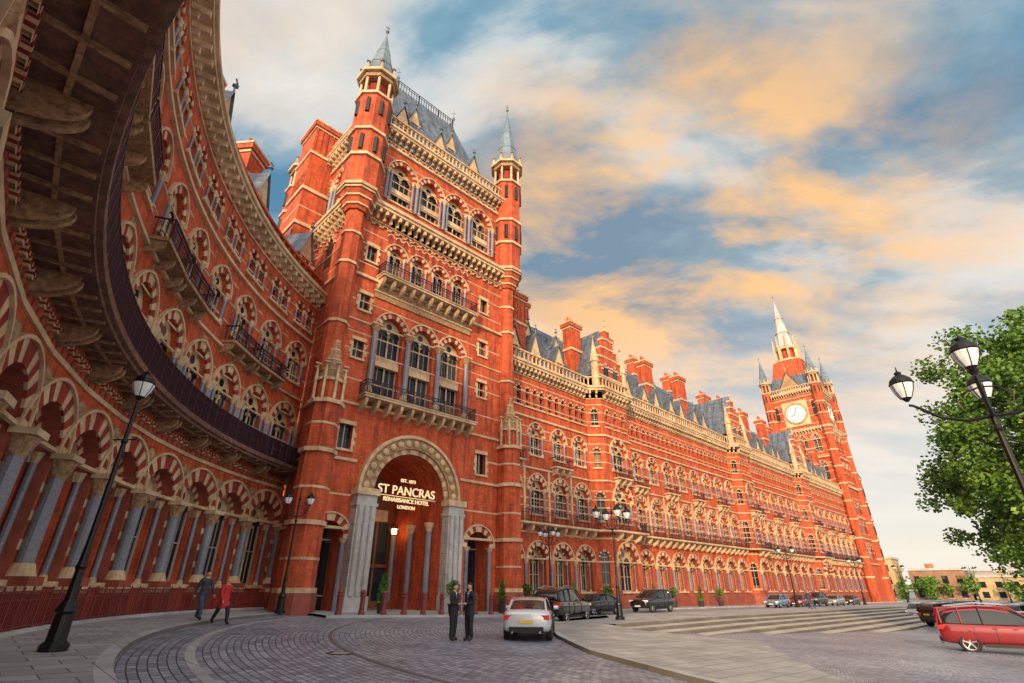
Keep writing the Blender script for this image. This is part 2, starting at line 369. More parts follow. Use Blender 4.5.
# ------------------------------------------------------------------ hotel
hotel=empty('gothic_hotel_building')
CX,CY,RW=14.9,27.0,31.3
def arcpath(a0,a1,n,r=RW): return [(CX+r*math.cos(R(a0+(a1-a0)*i/n)),CY+r*math.sin(R(a0+(a1-a0)*i/n))) for i in range(n+1)]
NB=12
wp=arcpath(236,165.3,NB); wf=arcpath(236,165.3,NB*4)
W=MB()
for i,sg in enumerate(segs(wp)):
    L=sg.L; c=L/2
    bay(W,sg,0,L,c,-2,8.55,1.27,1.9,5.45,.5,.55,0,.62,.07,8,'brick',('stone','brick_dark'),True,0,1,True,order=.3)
    for e in (0,L):
        if e==0 or i==NB-1:
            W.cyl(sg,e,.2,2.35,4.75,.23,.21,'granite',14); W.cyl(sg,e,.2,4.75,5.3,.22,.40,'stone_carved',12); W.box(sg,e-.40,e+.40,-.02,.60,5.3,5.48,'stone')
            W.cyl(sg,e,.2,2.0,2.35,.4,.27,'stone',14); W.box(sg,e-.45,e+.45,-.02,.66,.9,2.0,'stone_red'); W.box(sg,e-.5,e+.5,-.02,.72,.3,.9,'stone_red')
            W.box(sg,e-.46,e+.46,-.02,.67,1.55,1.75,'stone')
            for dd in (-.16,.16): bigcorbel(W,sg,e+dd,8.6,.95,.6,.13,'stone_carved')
            W.lathe(lambda a,o,z,e=e,sg=sg:sg(e+a,.02+z,7.0+o),0,0,[(.30,0),(.30,.1),(.2,.16),(.08,.2),(0,.2)],'stone_carved',10)
    # coffered soffit ribs and panels between the consoles
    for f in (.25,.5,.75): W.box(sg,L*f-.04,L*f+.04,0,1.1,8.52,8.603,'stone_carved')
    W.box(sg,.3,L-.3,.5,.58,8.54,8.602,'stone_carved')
    for q in range(6): ring(W,sg,L*(q+.5)/6,8.1,.17,.1,.5,0,.12,4,('stone','brick_dark'))
    W.box(sg,0.01,L-.01,-.02,.07,7.66,7.82,'stone')
    for q in range(7): W.box(sg,L*q/7+.1,L*q/7+.3,-.02,.045,7.84,8.04,'stone_red')
    for zz in (2.7,3.5,4.3):
        W.box(sg,.0,L/2-1.272,-.1,.012,zz,zz+.28,'stone'); W.box(sg,L/2+1.272,L,-.1,.012,zz,zz+.28,'stone')
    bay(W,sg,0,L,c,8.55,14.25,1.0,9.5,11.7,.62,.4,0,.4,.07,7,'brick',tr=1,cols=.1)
    for e in (.12,L-.12): W.cyl(sg,e,.1,9.6,11.3,.11,.11,'granite',8); W.cyl(sg,e,.1,11.3,11.7,.11,.22,'stone',8)
    bay(W,sg,0,L,c,14.25,18.7,.82,15.0,16.6,.6,.35,0,.36,.06,6,'brick',tr=1,cols=.09)
    for dx in (-.62,.62):
        sl=(0,L/2) if dx<0 else (L/2,L)
        bay(W,sg,sl[0],sl[1],c+dx,18.7,22.0,.38,19.3,20.4,.7,.3,0,.24,.05,4,'brick',hood=False,cols=.06)
    if i%3!=2:
        W.box(sg,.1,L-.1,0,.8,14.14,14.3,'stone_carved')
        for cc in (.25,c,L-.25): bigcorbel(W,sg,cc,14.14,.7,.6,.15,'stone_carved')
        iron_rail(W,[sg(.12,0,0)[:2],sg(L-.12,0,0)[:2]],14.3,.95,.76,.13)
        for e in (.12,L-.12):
            W.box(sg,e-.02,e+.02,0,.76,15.15,15.22,'iron')
            for oo in (.15,.35,.55): W.box(sg,e-.015,e+.015,oo,oo+.03,14.3,15.2,'iron')
    W.box(sg,c-.25,c+.25,0,.06,12.95,13.7,'stone_carved')
string(W,wf,5.45,.18,.1); string(W,wf,11.6,.16,.07); string(W,wf,13.85,.22,.16); string(W,wf,16.5,.15,.06); string(W,wf,18.5,.25,.18); string(W,wf,20.35,.12,.06)
for zz in (9.3,10.0,10.7,15.4,19.6,12.6,17.8): string(W,wf,zz,.1,.015)
W.sweep(wf,[(0,8.6),(1.2,8.6),(1.2,8.72),(1.32,8.76),(1.32,8.98),(0,9.0)],'stone_dark')
iron_rail(W,wf,9.0,1.15,1.24,.11,thin=.02)
cornice(W,wf,21.6,22.8,.85,.65,'stone','stone')
parapet(W,wf,22.8,1.25,.1,.5,'brick')
W.sweep(wf,[(-.6,23.0),(-5.5,29.8),(-9,29.9),(-12,23)],'slate')
W.sweep([wf[0],wf[1]],[(0,-2),(-12,-2),(-12,23),(0,23)],'brick')
ws=segs(wp)
for i in (1,3,5,7,9,11): dormer(W,ws[i],ws[i].L/2,-1.0,23.4,1.6,2.2,3,2.4)
for i in (2,4,6,8,10): chimney(W,ws[i],0,-4,27,32.5,1.8,1.1)
W.build('curved_wing',hotel)
# --- entrance tower
T=MB()
tp=[F(-17,-14),F(-17,1),F(0,1),F(0,-14)]
ts=segs(tp); fs=ts[1]; wsd=ts[0]; es=ts[2]
bay(T,fs,0,3.0,1.75,-2,9.6,1.0,-2,4.6,.5,1.6,0,.45,.08,7,'brick',cols=.16,glass=True,sill=False)
bay(T,fs,12,17,14.1,-2,9.6,1.15,-2,4.6,.5,1.6,0,.45,.08,7,'brick',cols=.16,glass=True,sill=False)
bay(T,fs,3.0,12,7.5,-2,13.6,3.0,-2,7.7,.5,7.0,0,0,.08,14,'brick',hood=False,glass=False)
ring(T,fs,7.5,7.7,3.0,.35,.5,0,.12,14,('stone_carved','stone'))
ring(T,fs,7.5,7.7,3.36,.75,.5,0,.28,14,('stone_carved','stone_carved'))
ring(T,fs,7.5,7.7,4.12,.22,.5,0,.42,14,('stone','stone'))
for j in range(17):
    th=math.pi*(j+.5)/17; T.lathe(lambda a,o,z,th=th:fs(7.5+3.74*math.cos(th)+a,.3+z,7.7+3.74*math.sin(th)+o),0,0,[(.24,0),(.24,.06),(.1,.12),(.0,.12)],'stone',8)
for e in (3.75,11.25):
    T.box(fs,e-.72,e+.72,-.02,.75,-2,7.3,'stone_grey'); T.box(fs,e-.82,e+.82,-.02,.85,-2,1.3,'stone_grey')
    T.box(fs,e-.8,e+.8,-.02,.83,6.6,6.8,'stone_grey'); T.box(fs,e-.85,e+.85,-.02,.9,7.3,7.72,'stone')
    for dx in (-.45,0,.45): T.cyl(fs,e+dx,.8,1.3,6.6,.16,.16,'stone_grey',10)
    for dz in range(7): T.box(fs,e-.724,e+.724,-.02,.755,1.9+dz*.7,1.92+dz*.7,'stone_dark')
M=fs
for x in (4.5,10.5):
    for oo in (-1.2,-3.6,-6.0):
        xx=x+.25 if x<7 else x-.25
        T.cyl(M,xx,oo,.9,5.6,.22,.22,'granite',10); T.cyl(M,xx,oo,5.6,6.2,.22,.42,'stone',10); T.box(M,xx-.35,xx+.35,oo-.35,oo+.35,-1,.9,'stone_red')
T.box(M,4.5,10.5,-7.3,-7.0,-2,11,'wood')
for k_ in range(5): T.box(M,4.75+k_*1.15,5.7+k_*1.15,-7.05,-6.97,.9,3.2,'glass'); T.box(M,4.75+k_*1.15,5.7+k_*1.15,-7.05,-6.97,3.5,6.6,'glass')
T.box(M,4.5,10.5,-7.0,-6.8,3.25,3.45,'wood'); T.box(M,5.0,10,-6.95,-6.8,6.7,7.6,'stone')
T.box(M,4.5,10.5,-7.0,0,.05,.35,'stone_grey')
for x,oo in ((5.3,-1.6),(5.5,-4.8),(9.5,-4.8)):
    T.box(M,x-.13,x+.13,oo-.13,oo+.13,5.6,6.0,'warm_light'); T.box(M,x-.2,x+.2,oo-.2,oo+.2,6.0,6.15,'iron'); T.box(M,x-.2,x+.2,oo-.2,oo+.2,5.52,5.6,'iron'); T.box(M,x-.02,x+.02,oo-.02,oo+.02,6.15,9.2,'iron')
for c,(a0,a1) in zip((1.9,14.2),((0,3.0),(12.0,17))): bay(T,fs,a0,a1,c,9.6,13.6,.5,10.2,11.9,rect=True)
for (a0,a1),c in (((0,3.0),1.9),((12,17),14.0)):
    bay(T,fs,a0,a1,c,13.6,20,.42,16.9,18.3,rect=True)
    bay(T,fs,a0,a1,c,20,24,.42,20.9,22.3,rect=True)
    bay(T,fs,a0,a1,c,24,31,.42,25.4,26.9,rect=True)
for i in range(3):
    bay(T,fs,3+3*i,6+3*i,4.5+3*i,13.6,22.9,1.08,14.5,19.9,.55,.6,0,.42,.1,8,'brick',tr=1)
    T.box(fs,3.45+3*i,5.55+3*i,-.55,-.2,16.9,17.6,'stone')
for i in range(4):
    x=3+3*i; T.cyl(fs,x,.22,14.9,19.3,.2,.2,'granite',10); T.cyl(fs,x,.22,19.3,19.9,.2,.42,'stone_carved',10); T.cyl(fs,x,.22,14.4,14.9,.36,.26,'stone',10)
    T.box(fs,x-.4,x+.4,0,.5,19.9,20.05,'stone')
T.box(fs,2.6,12.4,0,.12,22.4,23.6,'stone_carved'); T.box(fs,2.5,12.5,0,.2,22.9,23.0,'stone')
for i in range(4):
    w_=2.25; bay(T,fs,3+w_*i,3+w_*(i+1),3+w_*(i+.5),22.9,29.6,.72,24.6,26.9,.55,.5,0,.35,.08,6,'brick',tr=1,cols=.1)
for i in range(12):
    c=3.4+i*.745; A=arch(.24,.6,4); T.q([fs(c+x,.02,28.6+z) for x,z in [(-.24,-.6)]+A+[(.24,-.6)]],'brick_dark'); ring(T,fs,c,28.6,.24,.1,.6,0,.06,4,('stone',))
def balc(M,a0,a1,z,out,mb=T):
    mb.box(M,a0,a1,-.02,out,z-.28,z,'stone'); mb.box(M,a0-.08,a1+.08,-.02,out+.08,z-.1,z-.02,'stone')
    n=int((a1-a0)/.95)
    for i in range(n+1): bigcorbel(mb,M,a0+.25+(a1-a0-.5)*i/n,z-.28,out*.9,.9,.22)
    p=[M(a0+.06,0,0)[:2],M(a0+.06,out-.1,0)[:2],M(a1-.06,out-.1,0)[:2],M(a1-.06,0,0)[:2]]
    iron_rail(mb,p,z,1.05,0,.14)
balc(fs,2.4,12.6,14.1,1.15); balc(fs,2.6,12.4,24.3,1.1)
def topstage(sg,off,n,w_):
    for i in range(n):
        bay(T,sg,off+w_*i,off+w_*(i+1),off+w_*(i+.5),31.0,39.0,w_*.36,32.4,35.6,.6,.6,0,.42,.1,8,'brick',tr=1,cols=.12)
        c=off+w_*(i+.5); T.box(sg,c-w_*.36,c+w_*.36,-.55,-.2,33.6,34.1,'stone')
    for i in range(n+1):
        x=off+w_*i; T.cyl(sg,x,.16,32.2,35.2,.15,.15,'granite',8); T.cyl(sg,x,.16,35.2,35.6,.15,.3,'stone',8)
T.box(fs,0,2.2,-.6,0,31,39,'brick'); T.box(fs,14.8,17,-.6,0,31,39,'brick'); topstage(fs,2.2,4,3.15)
T.q([wsd(0,0,-2),wsd(15,0,-2),wsd(15,0,31),wsd(0,0,31)],'brick'); topstage(wsd,2.2,3,3.5); T.box(wsd,0,2.2,-.6,0,31,39,'brick'); T.box(wsd,12.7,15-.003,-.6,-.003,31,39,'brick')
for c in (4,7.5,11): 
    A=arch(.6,.7,6); T.q([wsd(c+x,.02,28+z) for x,z in [(-.6,-2.2)]+A+[(.6,-2.2)]],'glass'); ring(T,wsd,c,28,.6,.35,.7,0,.1,6,('stone','brick_dark'))
T.q([es(0,0,-2),es(15,0,-2),es(15,0,41),es(0,0,41)],'brick')
T.q([F(-17,-14)+(-2,),F(0,-14)+(-2,),F(0,-14)+(41,),F(-17,-14)+(41,)],'brick')
T.q([F(-17,-14)+(39,),F(-17,1)+(39,),F(0,1)+(39,),F(0,-14)+(39,)],'lead')
for z,h,o_ in ((5.1,.2,.1),(9.4,.25,.14),(13.3,.25,.16),(19.85,.18,.08),(23.7,.3,.2),(26.8,.15,.07),(38.2,.3,.2),(35.5,.15,.08),(31.4,.25,.2)):
    if z in (5.1,9.4):
        T.sweep([tp[0],tp[1],fs(3.0,0,0)[:2]],[(0,z),(o_,z+.03),(o_,z+h-.05),(0,z+h)],'stone'); T.sweep([fs(12,0,0)[:2],tp[2],tp[3]],[(0,z),(o_,z+.03),(o_,z+h-.05),(0,z+h)],'stone')
    else: string(T,tp,z,h,o_)
for z in (15.2,17.5,18.9,21.6,25.0,28.1,33.2,34.6,37.2): string(T,tp,z,.1,.02)
for z,a0,a1 in ((7.2,.9,2.9),(7.2,12.2,16.2),(11.3,.9,1.2),(11.3,15,16.2)): T.box(fs,a0,a1,-.02,.015,z,z+.12,'stone')
cornice(T,tp,29.6,31.0,1.0,.62)
cornice(T,tp,39.0,40.2,.9,.6); parapet(T,tp,40.2,1.5,.35,.45)
for sg in (fs,wsd):
    n=int(sg.L/.75)
    for i in range(n):
        c=(i+.5)*sg.L/n; ring(T,sg,c,29.0,.25,.12,.5,0,.14,4,('stone','stone_carved'))
        ring(T,sg,c,38.5,.25,.12,.5,0,.14,4,('stone','stone_carved'))
def G(s,o,z): x,y=F(s,o); return (x,y,z)
for s_ in (-17,0):
    T.cyl(G,s_,1.0,-2,30.5,.8,.75,'brick',8)
    for z in (18.9,24,26.8): T.cyl(G,s_,1.0,z,z+.2,.87,.87,'stone',8)
    s2=s_; o2=1.5
    T.cyl(G,s2,o2,-2,12.6,1.1,1.0,'brick',8); T.cyl(G,s2,o2,-2,1.5,1.3,1.25,'stone_red',8)
    for z in (1.5,5.1,9.4,12.6): T.cyl(G,s2,o2,z,z+.26,1.2,1.2,'stone',8)
    for z in (3.2,7.2,11.2): T.cyl(G,s2,o2,z,z+.14,1.115-.008*z,1.115-.008*z,'stone',8)
    T.cyl(G,s2,o2,12.86,14.2,.9,.85,'brick',8); T.cyl(G,s2,o2,14.2,14.4,1.0,1.0,'stone',8); T.cyl(G,s2,o2,14.4,18.3,.85,.07,'stone_carved',8)
    for z,r in ((15.0,.78),(15.8,.60),(16.6,.42),(17.3,.28)): T.cyl(G,s2,o2,z,z+.1,r,r,'stone',8)
    T.lathe(G,s2,o2,[(0,18.0),(.2,18.2),(.2,18.35),(0,18.8)],'stone',8)
    for j in range(8):
        th=j*math.pi/4; spirelet(T,G,s2+.98*math.cos(th),o2+.98*math.sin(th),12.9,.11,1.3,1.0,'stone',n=4)
def turret(s_,o_,zb,zl,ztip,r,mb=T,base=True):
    mb.cyl(G,s_,o_,zb-1.9,zb,r*.58,r*1.04,'brick',8)
    for f in (.25,.6,.95): mb.cyl(G,s_,o_,zb-1.9+1.9*f-.16,zb-1.9+1.9*f,r*(.62+.46*f),r*(.62+.46*f),'stone',8)
    mb.cyl(G,s_,o_,zb,zl,r,r,'brick',8)
    for z in (zb,zb+3.2,zb+6.2,zl-.3): mb.cyl(G,s_,o_,z,z+.28,r*1.12,r*1.12,'stone',8)
    for j in range(8):
        th=j*math.pi/4
        cx_,co_=s_+r*.93*math.cos(th),o_+r*.93*math.sin(th)
        mb.cyl(G,cx_,co_,zb+3.9,zb+5.6,r*.13,r*.13,'dark',6); mb.cyl(G,cx_,co_,zl-2.6,zl-.9,r*.13,r*.13,'dark',6)
    zt=zl+2.6
    mb.cyl(G,s_,o_,zl,zt,r*.62,r*.62,'brick_dark',8)
    for j in range(8):
        th=(j+.5)*math.pi/4; mb.cyl(G,s_+r*.9*math.cos(th),o_+r*.9*math.sin(th),zl,zt,.13,.13,'stone',6)
        spirelet(mb,G,s_+r*1.05*math.cos(th),o_+r*1.05*math.sin(th),zt,.13,.5,.8,'stone',n=4)
    mb.cyl(G,s_,o_,zt-.5,zt,r*1.05,r*1.05,'stone_carved',8); mb.cyl(G,s_,o_,zt,zt+.3,r*1.25,r*1.25,'stone',8)
    mb.cyl(G,s_,o_,zt+.3,ztip-2.0,r*1.0,.08,'lead',8)
    for f in (.3,.62): 
        zz=zt+.3+(ztip-2-zt-.3)*f; mb.cyl(G,s_,o_,zz,zz+.1,r*(1-f)+.07,r*(1-f)+.07,'lead',8)
    finial(mb,G,s_,o_,ztip-2.1,2.1)
turret(-17,1,31,42.0,54.0,1.6); turret(0,1,31,43.0,57,1.55); turret(-17,-14,31,41,52,1.6); turret(0,-14,31,43.0,55,1.45)
T.box(G,-19.4,-17,-9.5,-6,20,37.5,'brick'); chimney(T,G,-18.2,-7.7,36,44,2.4,3.2)
for z in (27,31,35): T.box(G,-19.55,-16.9,-9.65,-5.85,z,z+.35,'stone')
for z in (29,33): T.box(G,-19.42,-17,-9.52,-5.98,z,z+.14,'stone')
for oo in (-9,-7.7,-6.5): T.box(G,-19.47,-19.4,oo-.25,oo+.25,28,30.5,'glass')
zr,zt=40.3,53.5
b4=[G(-16,0.1,zr),G(-1,0.1,zr),G(-1,-13,zr),G(-16,-13,zr)]; t4=[G(-12.6,-4.2,zt),G(-4.4,-4.2,zt),G(-4.4,-8.4,zt),G(-12.6,-8.4,zt)]
for i in range(4): T.q([b4[i],b4[(i+1)%4],t4[(i+1)%4],t4[i]],'slate')
T.q(t4,'lead')
iron_rail(T,[p[:2] for p in (t4[3],t4[0],t4[1],t4[2])],zt,1.3,0,.35,'iron',.03)
for p in t4: 
    MM=lambda a,o,z,p=p:(p[0]+a,p[1]+o,z); finial(T,MM,0,0,zt,3.4)
for s_ in (-13.2,-8.5,-3.8): dormer(T,G,s_,-.6,41.2,2.0,2.2,3.5,2.8)
for s_ in (-11,-6): dormer(T,G,s_,-2.1,45.6,1.4,1.4,3,2.2)
dormer(T,wsd,4,-1,41.2,2.0,2.2,3.5,2.8); dormer(T,wsd,10,-1,41.2,2.0,2.2,3.5,2.8)
T.build('entrance_tower',hotel)
# --- main range
Mn=MB()
mp=[F(*p) for p in ((0,0),(13.5,0),(14.7,1.3),(19.7,1.3),(20.9,0),(49.5,0),(50.5,1.2),(54.5,1.2),(55.5,0),(78,0),(79,1.2),(83.5,1.2),(84.5,0),(110,0))]
for j,sg in enumerate(segs(mp)):
    nb=max(1,round(sg.L/3.55)); w_=sg.L/nb; small=sg.L<2.2
    for i in range(nb):
        s0,s1,c=i*w_,(i+1)*w_,(i+.5)*w_
        if small:
            bay(Mn,sg,s0,s1,c,-3,6.6,.42,1.8,4.6,.6,.3,0,.2,.06,5,hood=False); bay(Mn,sg,s0,s1,c,6.6,12.3,.42,8,10.3,.6,.3,0,.2,.06,5,hood=False)
            bay(Mn,sg,s0,s1,c,12.3,17,.38,13.4,15,.6,.3,0,.2,.06,5,hood=False); bay(Mn,sg,s0,s1,c,17,21.2,.36,18,19.5,.6,.3,0,.2,.06,5,hood=False); continue
        bay(Mn,sg,s0,s1,c,-3,6.6,w_*.31,1.5,4.1,.5,.5,0,.42,.07,7,tr=1,order=.2)
        for e in (s0,) if i else (s0+.25,): Mn.cyl(sg,e,.12,1.6,3.7,.14,.14,'granite',8); Mn.cyl(sg,e,.12,3.7,4.1,.14,.3,'stone',8); Mn.box(sg,e-.3,e+.3,0,.35,-2,1.6,'stone_red')
        bay(Mn,sg,s0,s1,c,6.6,12.4,w_*.27,7.9,10.0,.62,.5,0,.42,.08,7,tr=1,cols=.12)
        bay(Mn,sg,s0,s1,c,12.4,17,w_*.25,13.3,15.1,.6,.45,0,.38,.07,6,tr=1,cols=.1)
        for q in (-1,0,1): bay(Mn,sg,c+(q-.5)*w_/3,c+(q+.5)*w_/3,c+q*w_/3*.92,17,21.2,.34,18.0,19.5,.65,.35,0,.2,.06,5,hood=False)
        if (i+j)%2==0:
            Mn.box(sg,c-1.3,c+1.3,0,.8,12.35,12.5,'stone'); 
            for cc in (-1,0,1): bigcorbel(Mn,sg,c+cc,12.35,.7,.7,.22)
            iron_rail(Mn,[sg(c-1.28,0,0)[:2],sg(c+1.28,0,0)[:2]],12.5,.9,.75,.2)
            for e in (c-1.27,c+1.27): Mn.box(sg,e-.02,e+.02,0,.75,13.33,13.4,'iron'); Mn.box(sg,e-.02,e+.02,.3,.34,12.5,13.35,'iron')
        if i: Mn.box(sg,s0-.12,s0+.12,0,.08,7.2,12,'stone')
    if not small:
        n=int(sg.L/1.4)
        for i in range(n): bigcorbel(Mn,sg,(i+.5)*sg.L/n,6.85,.85,.8,.25)
for z,h,o_ in ((4.05,.16,.07),(6.2,.2,.12),(9.95,.15,.06),(11.9,.22,.14),(14.95,.15,.06),(16.8,.25,.18),(19.4,.12,.05)): string(Mn,mp,z,h,o_)
for z in (8.5,9.2,10.9,13.9,15.9,18.4,20.4): string(Mn,mp,z,.1,.015)
Mn.sweep(mp,[(0,-3),(.25,-3),(.25,1.1),(0,1.25)],'stone_red')
Mn.sweep(mp,[(0,6.85),(.95,6.85),(1.0,6.9),(1.0,7.05),(0,7.08)],'stone'); iron_rail(Mn,mp,7.08,1.0,.93,.2)
cornice(Mn,mp,21.2,22.5,.85,.6); parapet(Mn,mp,22.5,1.3,.2,.6)
Mn.sweep([F(0,0),F(110,0)],[(-.5,22.7),(-6,31.3),(-8.5,31.4),(-14,22)],'slate')
Mn.sweep([F(0,0),F(110,0)],[(-14,22),(-14,-3)],'brick')
Mn.sweep([F(0,0),F(110,0)],[(-6.1,31.3),(-6.1,31.75),(-5.9,31.8),(-5.9,31.2)],'lead')
k_=0
for s_ in [3,6.6,10.2]+[24.5+3.55*i for i in range(7)]+[59+3.55*i for i in range(6)]+[88+3.55*i for i in range(6)]:
    dormer(Mn,G,s_,-1.2 if k_%2 else -.9,23.2,1.5,1.6,3,2.0+.5*(k_%2)); k_+=1
for s_ in (5,15,22,32,42,57,66,75,87,97,106): chimney(Mn,G,s_,-2.6,25.0,32.6+random.uniform(-.4,.5),1.9,1.2)
for s_ in (10,27,37,48,61,71,92,102): chimney(Mn,G,s_,-7.2,30,35.6,2.6,1.2)
for s_ in (8,13,26,34,45,63,90,100): dormer(Mn,G,s_,-3.6,27.6,1.0,.9,2.5,1.5)
for c,h in ((17.2,6.5),(52.5,6.0),(81.2,6.0)):
    gable(Mn,G,c,1.2,22.5,5.4,h)
    for sx in (-1,1):
        Mn.q([G(c+sx*3.0,1.0,24.2),G(c,1.0,31.2),G(c,-6.5,31.2),G(c+sx*3.0,-3,24.2)],'slate')
ring(Mn,Seg(F(79,1.2),F(83.5,1.2)),2.25,4.1,1.6,.7,.5,0,.5,8,('stone','brick_dark'))
Mn.build('main_range',hotel)
# --- clock tower
ct=empty('clock_tower'); K=MB()
cp=[F(110,-11),F(110,1),F(122,1),F(122,-11),F(110,-11)]
cs=segs(cp)
for sg in cs:
    K.q([sg(0,0,-3),sg(12,0,-3),sg(12,0,24),sg(0,0,24)],'brick')
    for (z0,z1,w0,ws_,a) in ((24,31,25.2,28.6,.8),(31,38,32.2,35.4,.8)):
        for i in range(3): bay(K,sg,1.5+3*i,4.5+3*i,3+3*i,z0,z1,a,w0,ws_,.65,.5,0,.4,.08,6,tr=1)
        K.box(sg,0.003,1.5,-.5,0,z0,z1,'brick'); K.box(sg,10.5,11.997,-.5,-.003,z0,z1,'brick')
    for fl in ((8,10.2),(13.3,15.3),(18,19.6)):
        for c in (3,6,9):
            A=arch(.75,.6,6); K.q([sg(c+x,.02,fl[1]+z) for x,z in [(-.75,fl[0]-fl[1])]+A+[(.75,fl[0]-fl[1])]],'glass'); ring(K,sg,c,fl[1],.75,.4,.6,0,.1,6,('stone','brick_dark'))
    K.q([sg(0,0,38),sg(12,0,38),sg(12,0,48),sg(0,0,48)],'brick')
    K.box(sg,3.0,9.0,0,.2,39.3,45.9,'stone')
    n=28
    for r0,r1,oo,mt in ((0,2.35,.3,'dial'),(2.35,2.8,.4,'stone_carved')):
        for j in range(n):
            t0,t1=2*math.pi*j/n,2*math.pi*(j+1)/n; f=lambda r,t,o2=oo:sg(6+r*math.cos(t),o2,42.6+r*math.sin(t))
            K.q([f(r0,t0),f(r1,t0),f(r1,t1),f(r0,t1)] if r0 else [f(0,t0),f(r1,t0),f(r1,t1)],mt)
    for j in range(12):
        t=j*math.pi/6; K.tube([sg(6+1.75*math.cos(t),.36,42.6+1.75*math.sin(t)),sg(6+2.2*math.cos(t),.36,42.6+2.2*math.sin(t))],.07,'dark',4)
    K.tube([sg(6,.4,42.6),sg(6.35,.4,44.5)],.07,'dark',4); K.tube([sg(6,.4,42.6),sg(4.8,.4,42.0)],.09,'dark',4)
    K.q([sg(3.2,.15,48.9),sg(8.8,.15,48.9),sg(6,.15,54)],'stone_carved'); K.q([sg(3,.3,48.8),sg(6,.3,54.3),sg(6,-4,54.3),sg(3,-1.0,48.8)],'slate'); K.q([sg(9,.3,48.8),sg(6,.3,54.3),sg(6,-4,54.3),sg(9,-1.0,48.8)],'slate')
    finial(K,sg,6,.2,54,2.4,'stone')
    for c in (1.5,10.5):
        A=arch(.5,.7,5); K.q([sg(c+x,.02,44.5+z) for x,z in [(-.5,-3.5)]+A+[(.5,-3.5)]],'dark'); ring(K,sg,c,44.5,.5,.3,.7,0,.1,5,('stone','brick_dark'))
for z,h,o_ in ((6.8,.3,.3),(12.2,.3,.2),(16.8,.3,.2),(23.6,.6,.5),(30.7,.4,.3),(28.5,.2,.1),(35.3,.2,.1),(46.6,.3,.2)): string(K,cp,z,h,o_)
for z in range(9,46,2): string(K,cp,z+.3,.16,.03)
cornice(K,cp,37,38.4,.8,.7); cornice(K,cp,47.4,48.6,.9,.6); parapet(K,cp,48.6,1.2,.3,.6)
for s_,o_ in ((110,1),(122,1),(122,-11),(110,-11)):
    K.cyl(G,s_,o_,-3,37,1.0,1.0,'brick',8)
    for z in range(4,37,4): K.cyl(G,s_,o_,z,z+.3,1.1,1.1,'stone',8)
    turret(s_,o_,38,49.5,61,1.25,K)
pr=[(5.2,48.8),(4.3,53.5),(3.3,58.5)]
sq=lambda r,z:[G(116+a*r,-5+b*r,z) for a,b in ((-1,-1),(1,-1),(1,1),(-1,1))]
for (r0,z0),(r1,z1),mt in zip(pr,pr[1:],('slate','brick')):
    A,B=sq(r0,z0),sq(r1,z1)
    for i in range(4): K.q([A[i],A[(i+1)%4],B[(i+1)%4],B[i]],mt)
K.cyl(G,116,-5,58.5,59.1,3.8,3.8,'stone',8)
for j in range(8):
    th=(j+.5)*math.pi/4; K.cyl(G,116+2.6*math.cos(th),-5+2.6*math.sin(th),59.1,62.5,.3,.3,'stone',6); spirelet(K,G,116+3.0*math.cos(th),-5+3.0*math.sin(th),59.1,.3,4.0,3.0,'stone',n=4)
K.cyl(G,116,-5,59.1,62.5,1.8,1.8,'brick',8); K.cyl(G,116,-5,62.5,63,2.9,2.9,'stone',8); K.cyl(G,116,-5,63,79,2.4,.1,'stone_grey',8)
for f in (.3,.6): K.cyl(G,116,-5,63+16*f,63.25+16*f,2.5*(1-f)+.2,2.5*(1-f)+.2,'stone',8)
finial(K,G,116,-5,78.6,3.4)
K.build('tower_shaft_and_spire',ct)
E=MB()
E.cyl(G,124,.0,-3,27,1.9,1.9,'brick',8)
for z in (7,12.2,16.8,21,26.6): E.cyl(G,124,0,z,z+.4,2.1,2.1,'stone',8)
for j in range(8):
    th=j*math.pi/4
    for z in (8.5,13.6,18.2,22.6): E.cyl(G,124+1.72*math.cos(th),1.72*math.sin(th),z,z+2,.26,.26,'glass',6)
E.cyl(G,124,0,27,34.5,2.2,.1,'slate',8); finial(E,G,124,0,34.2,2.5)
E.box(G,124,127,-12,-.5,-3,19,'brick'); E.box(G,124,127.3,-12.2,-.3,19,19.6,'stone')
E.build('east_stair_turret',hotel)
# --- sign
sign=empty('hotel_sign')
def text(t,s_,o,z,size,name):
    cu=bpy.data.curves.new(name,'FONT'); cu.body=t; cu.size=size; cu.extrude=.04; cu.align_x='CENTER'; cu.align_y='CENTER'; cu.offset=.004
    ob=bpy.data.objects.new(name,cu); scene.collection.objects.link(ob); cu.materials.append(MATS['gold'])
    p=fs(s_,o,z); ob.matrix_world=Matrix(((D[0],0,NN[0],p[0]),(D[1],0,NN[1],p[1]),(0,1,0,p[2]),(0,0,0,1)))
    ob.parent=sign
text('ST PANCRAS',7.5,-.35,8.05,.86,'main_lettering'); text('RENAISSANCE HOTEL',7.5,-.35,7.4,.4,'second_lettering'); text('LONDON',7.5,-.35,6.95,.34,'third_lettering'); text('EST. 1873',7.5,-.35,8.8,.32,'top_lettering')
S=MB()
S.tube([fs(4.9,-.45,7.68),fs(10.1,-.45,7.68)],.025,'gold',5)
for x in (5.2,9.8): S.tube([fs(x,-.45,7.6),fs(x,-.45,9.6)],.03,'iron',5)
S.build('sign_frame',sign)
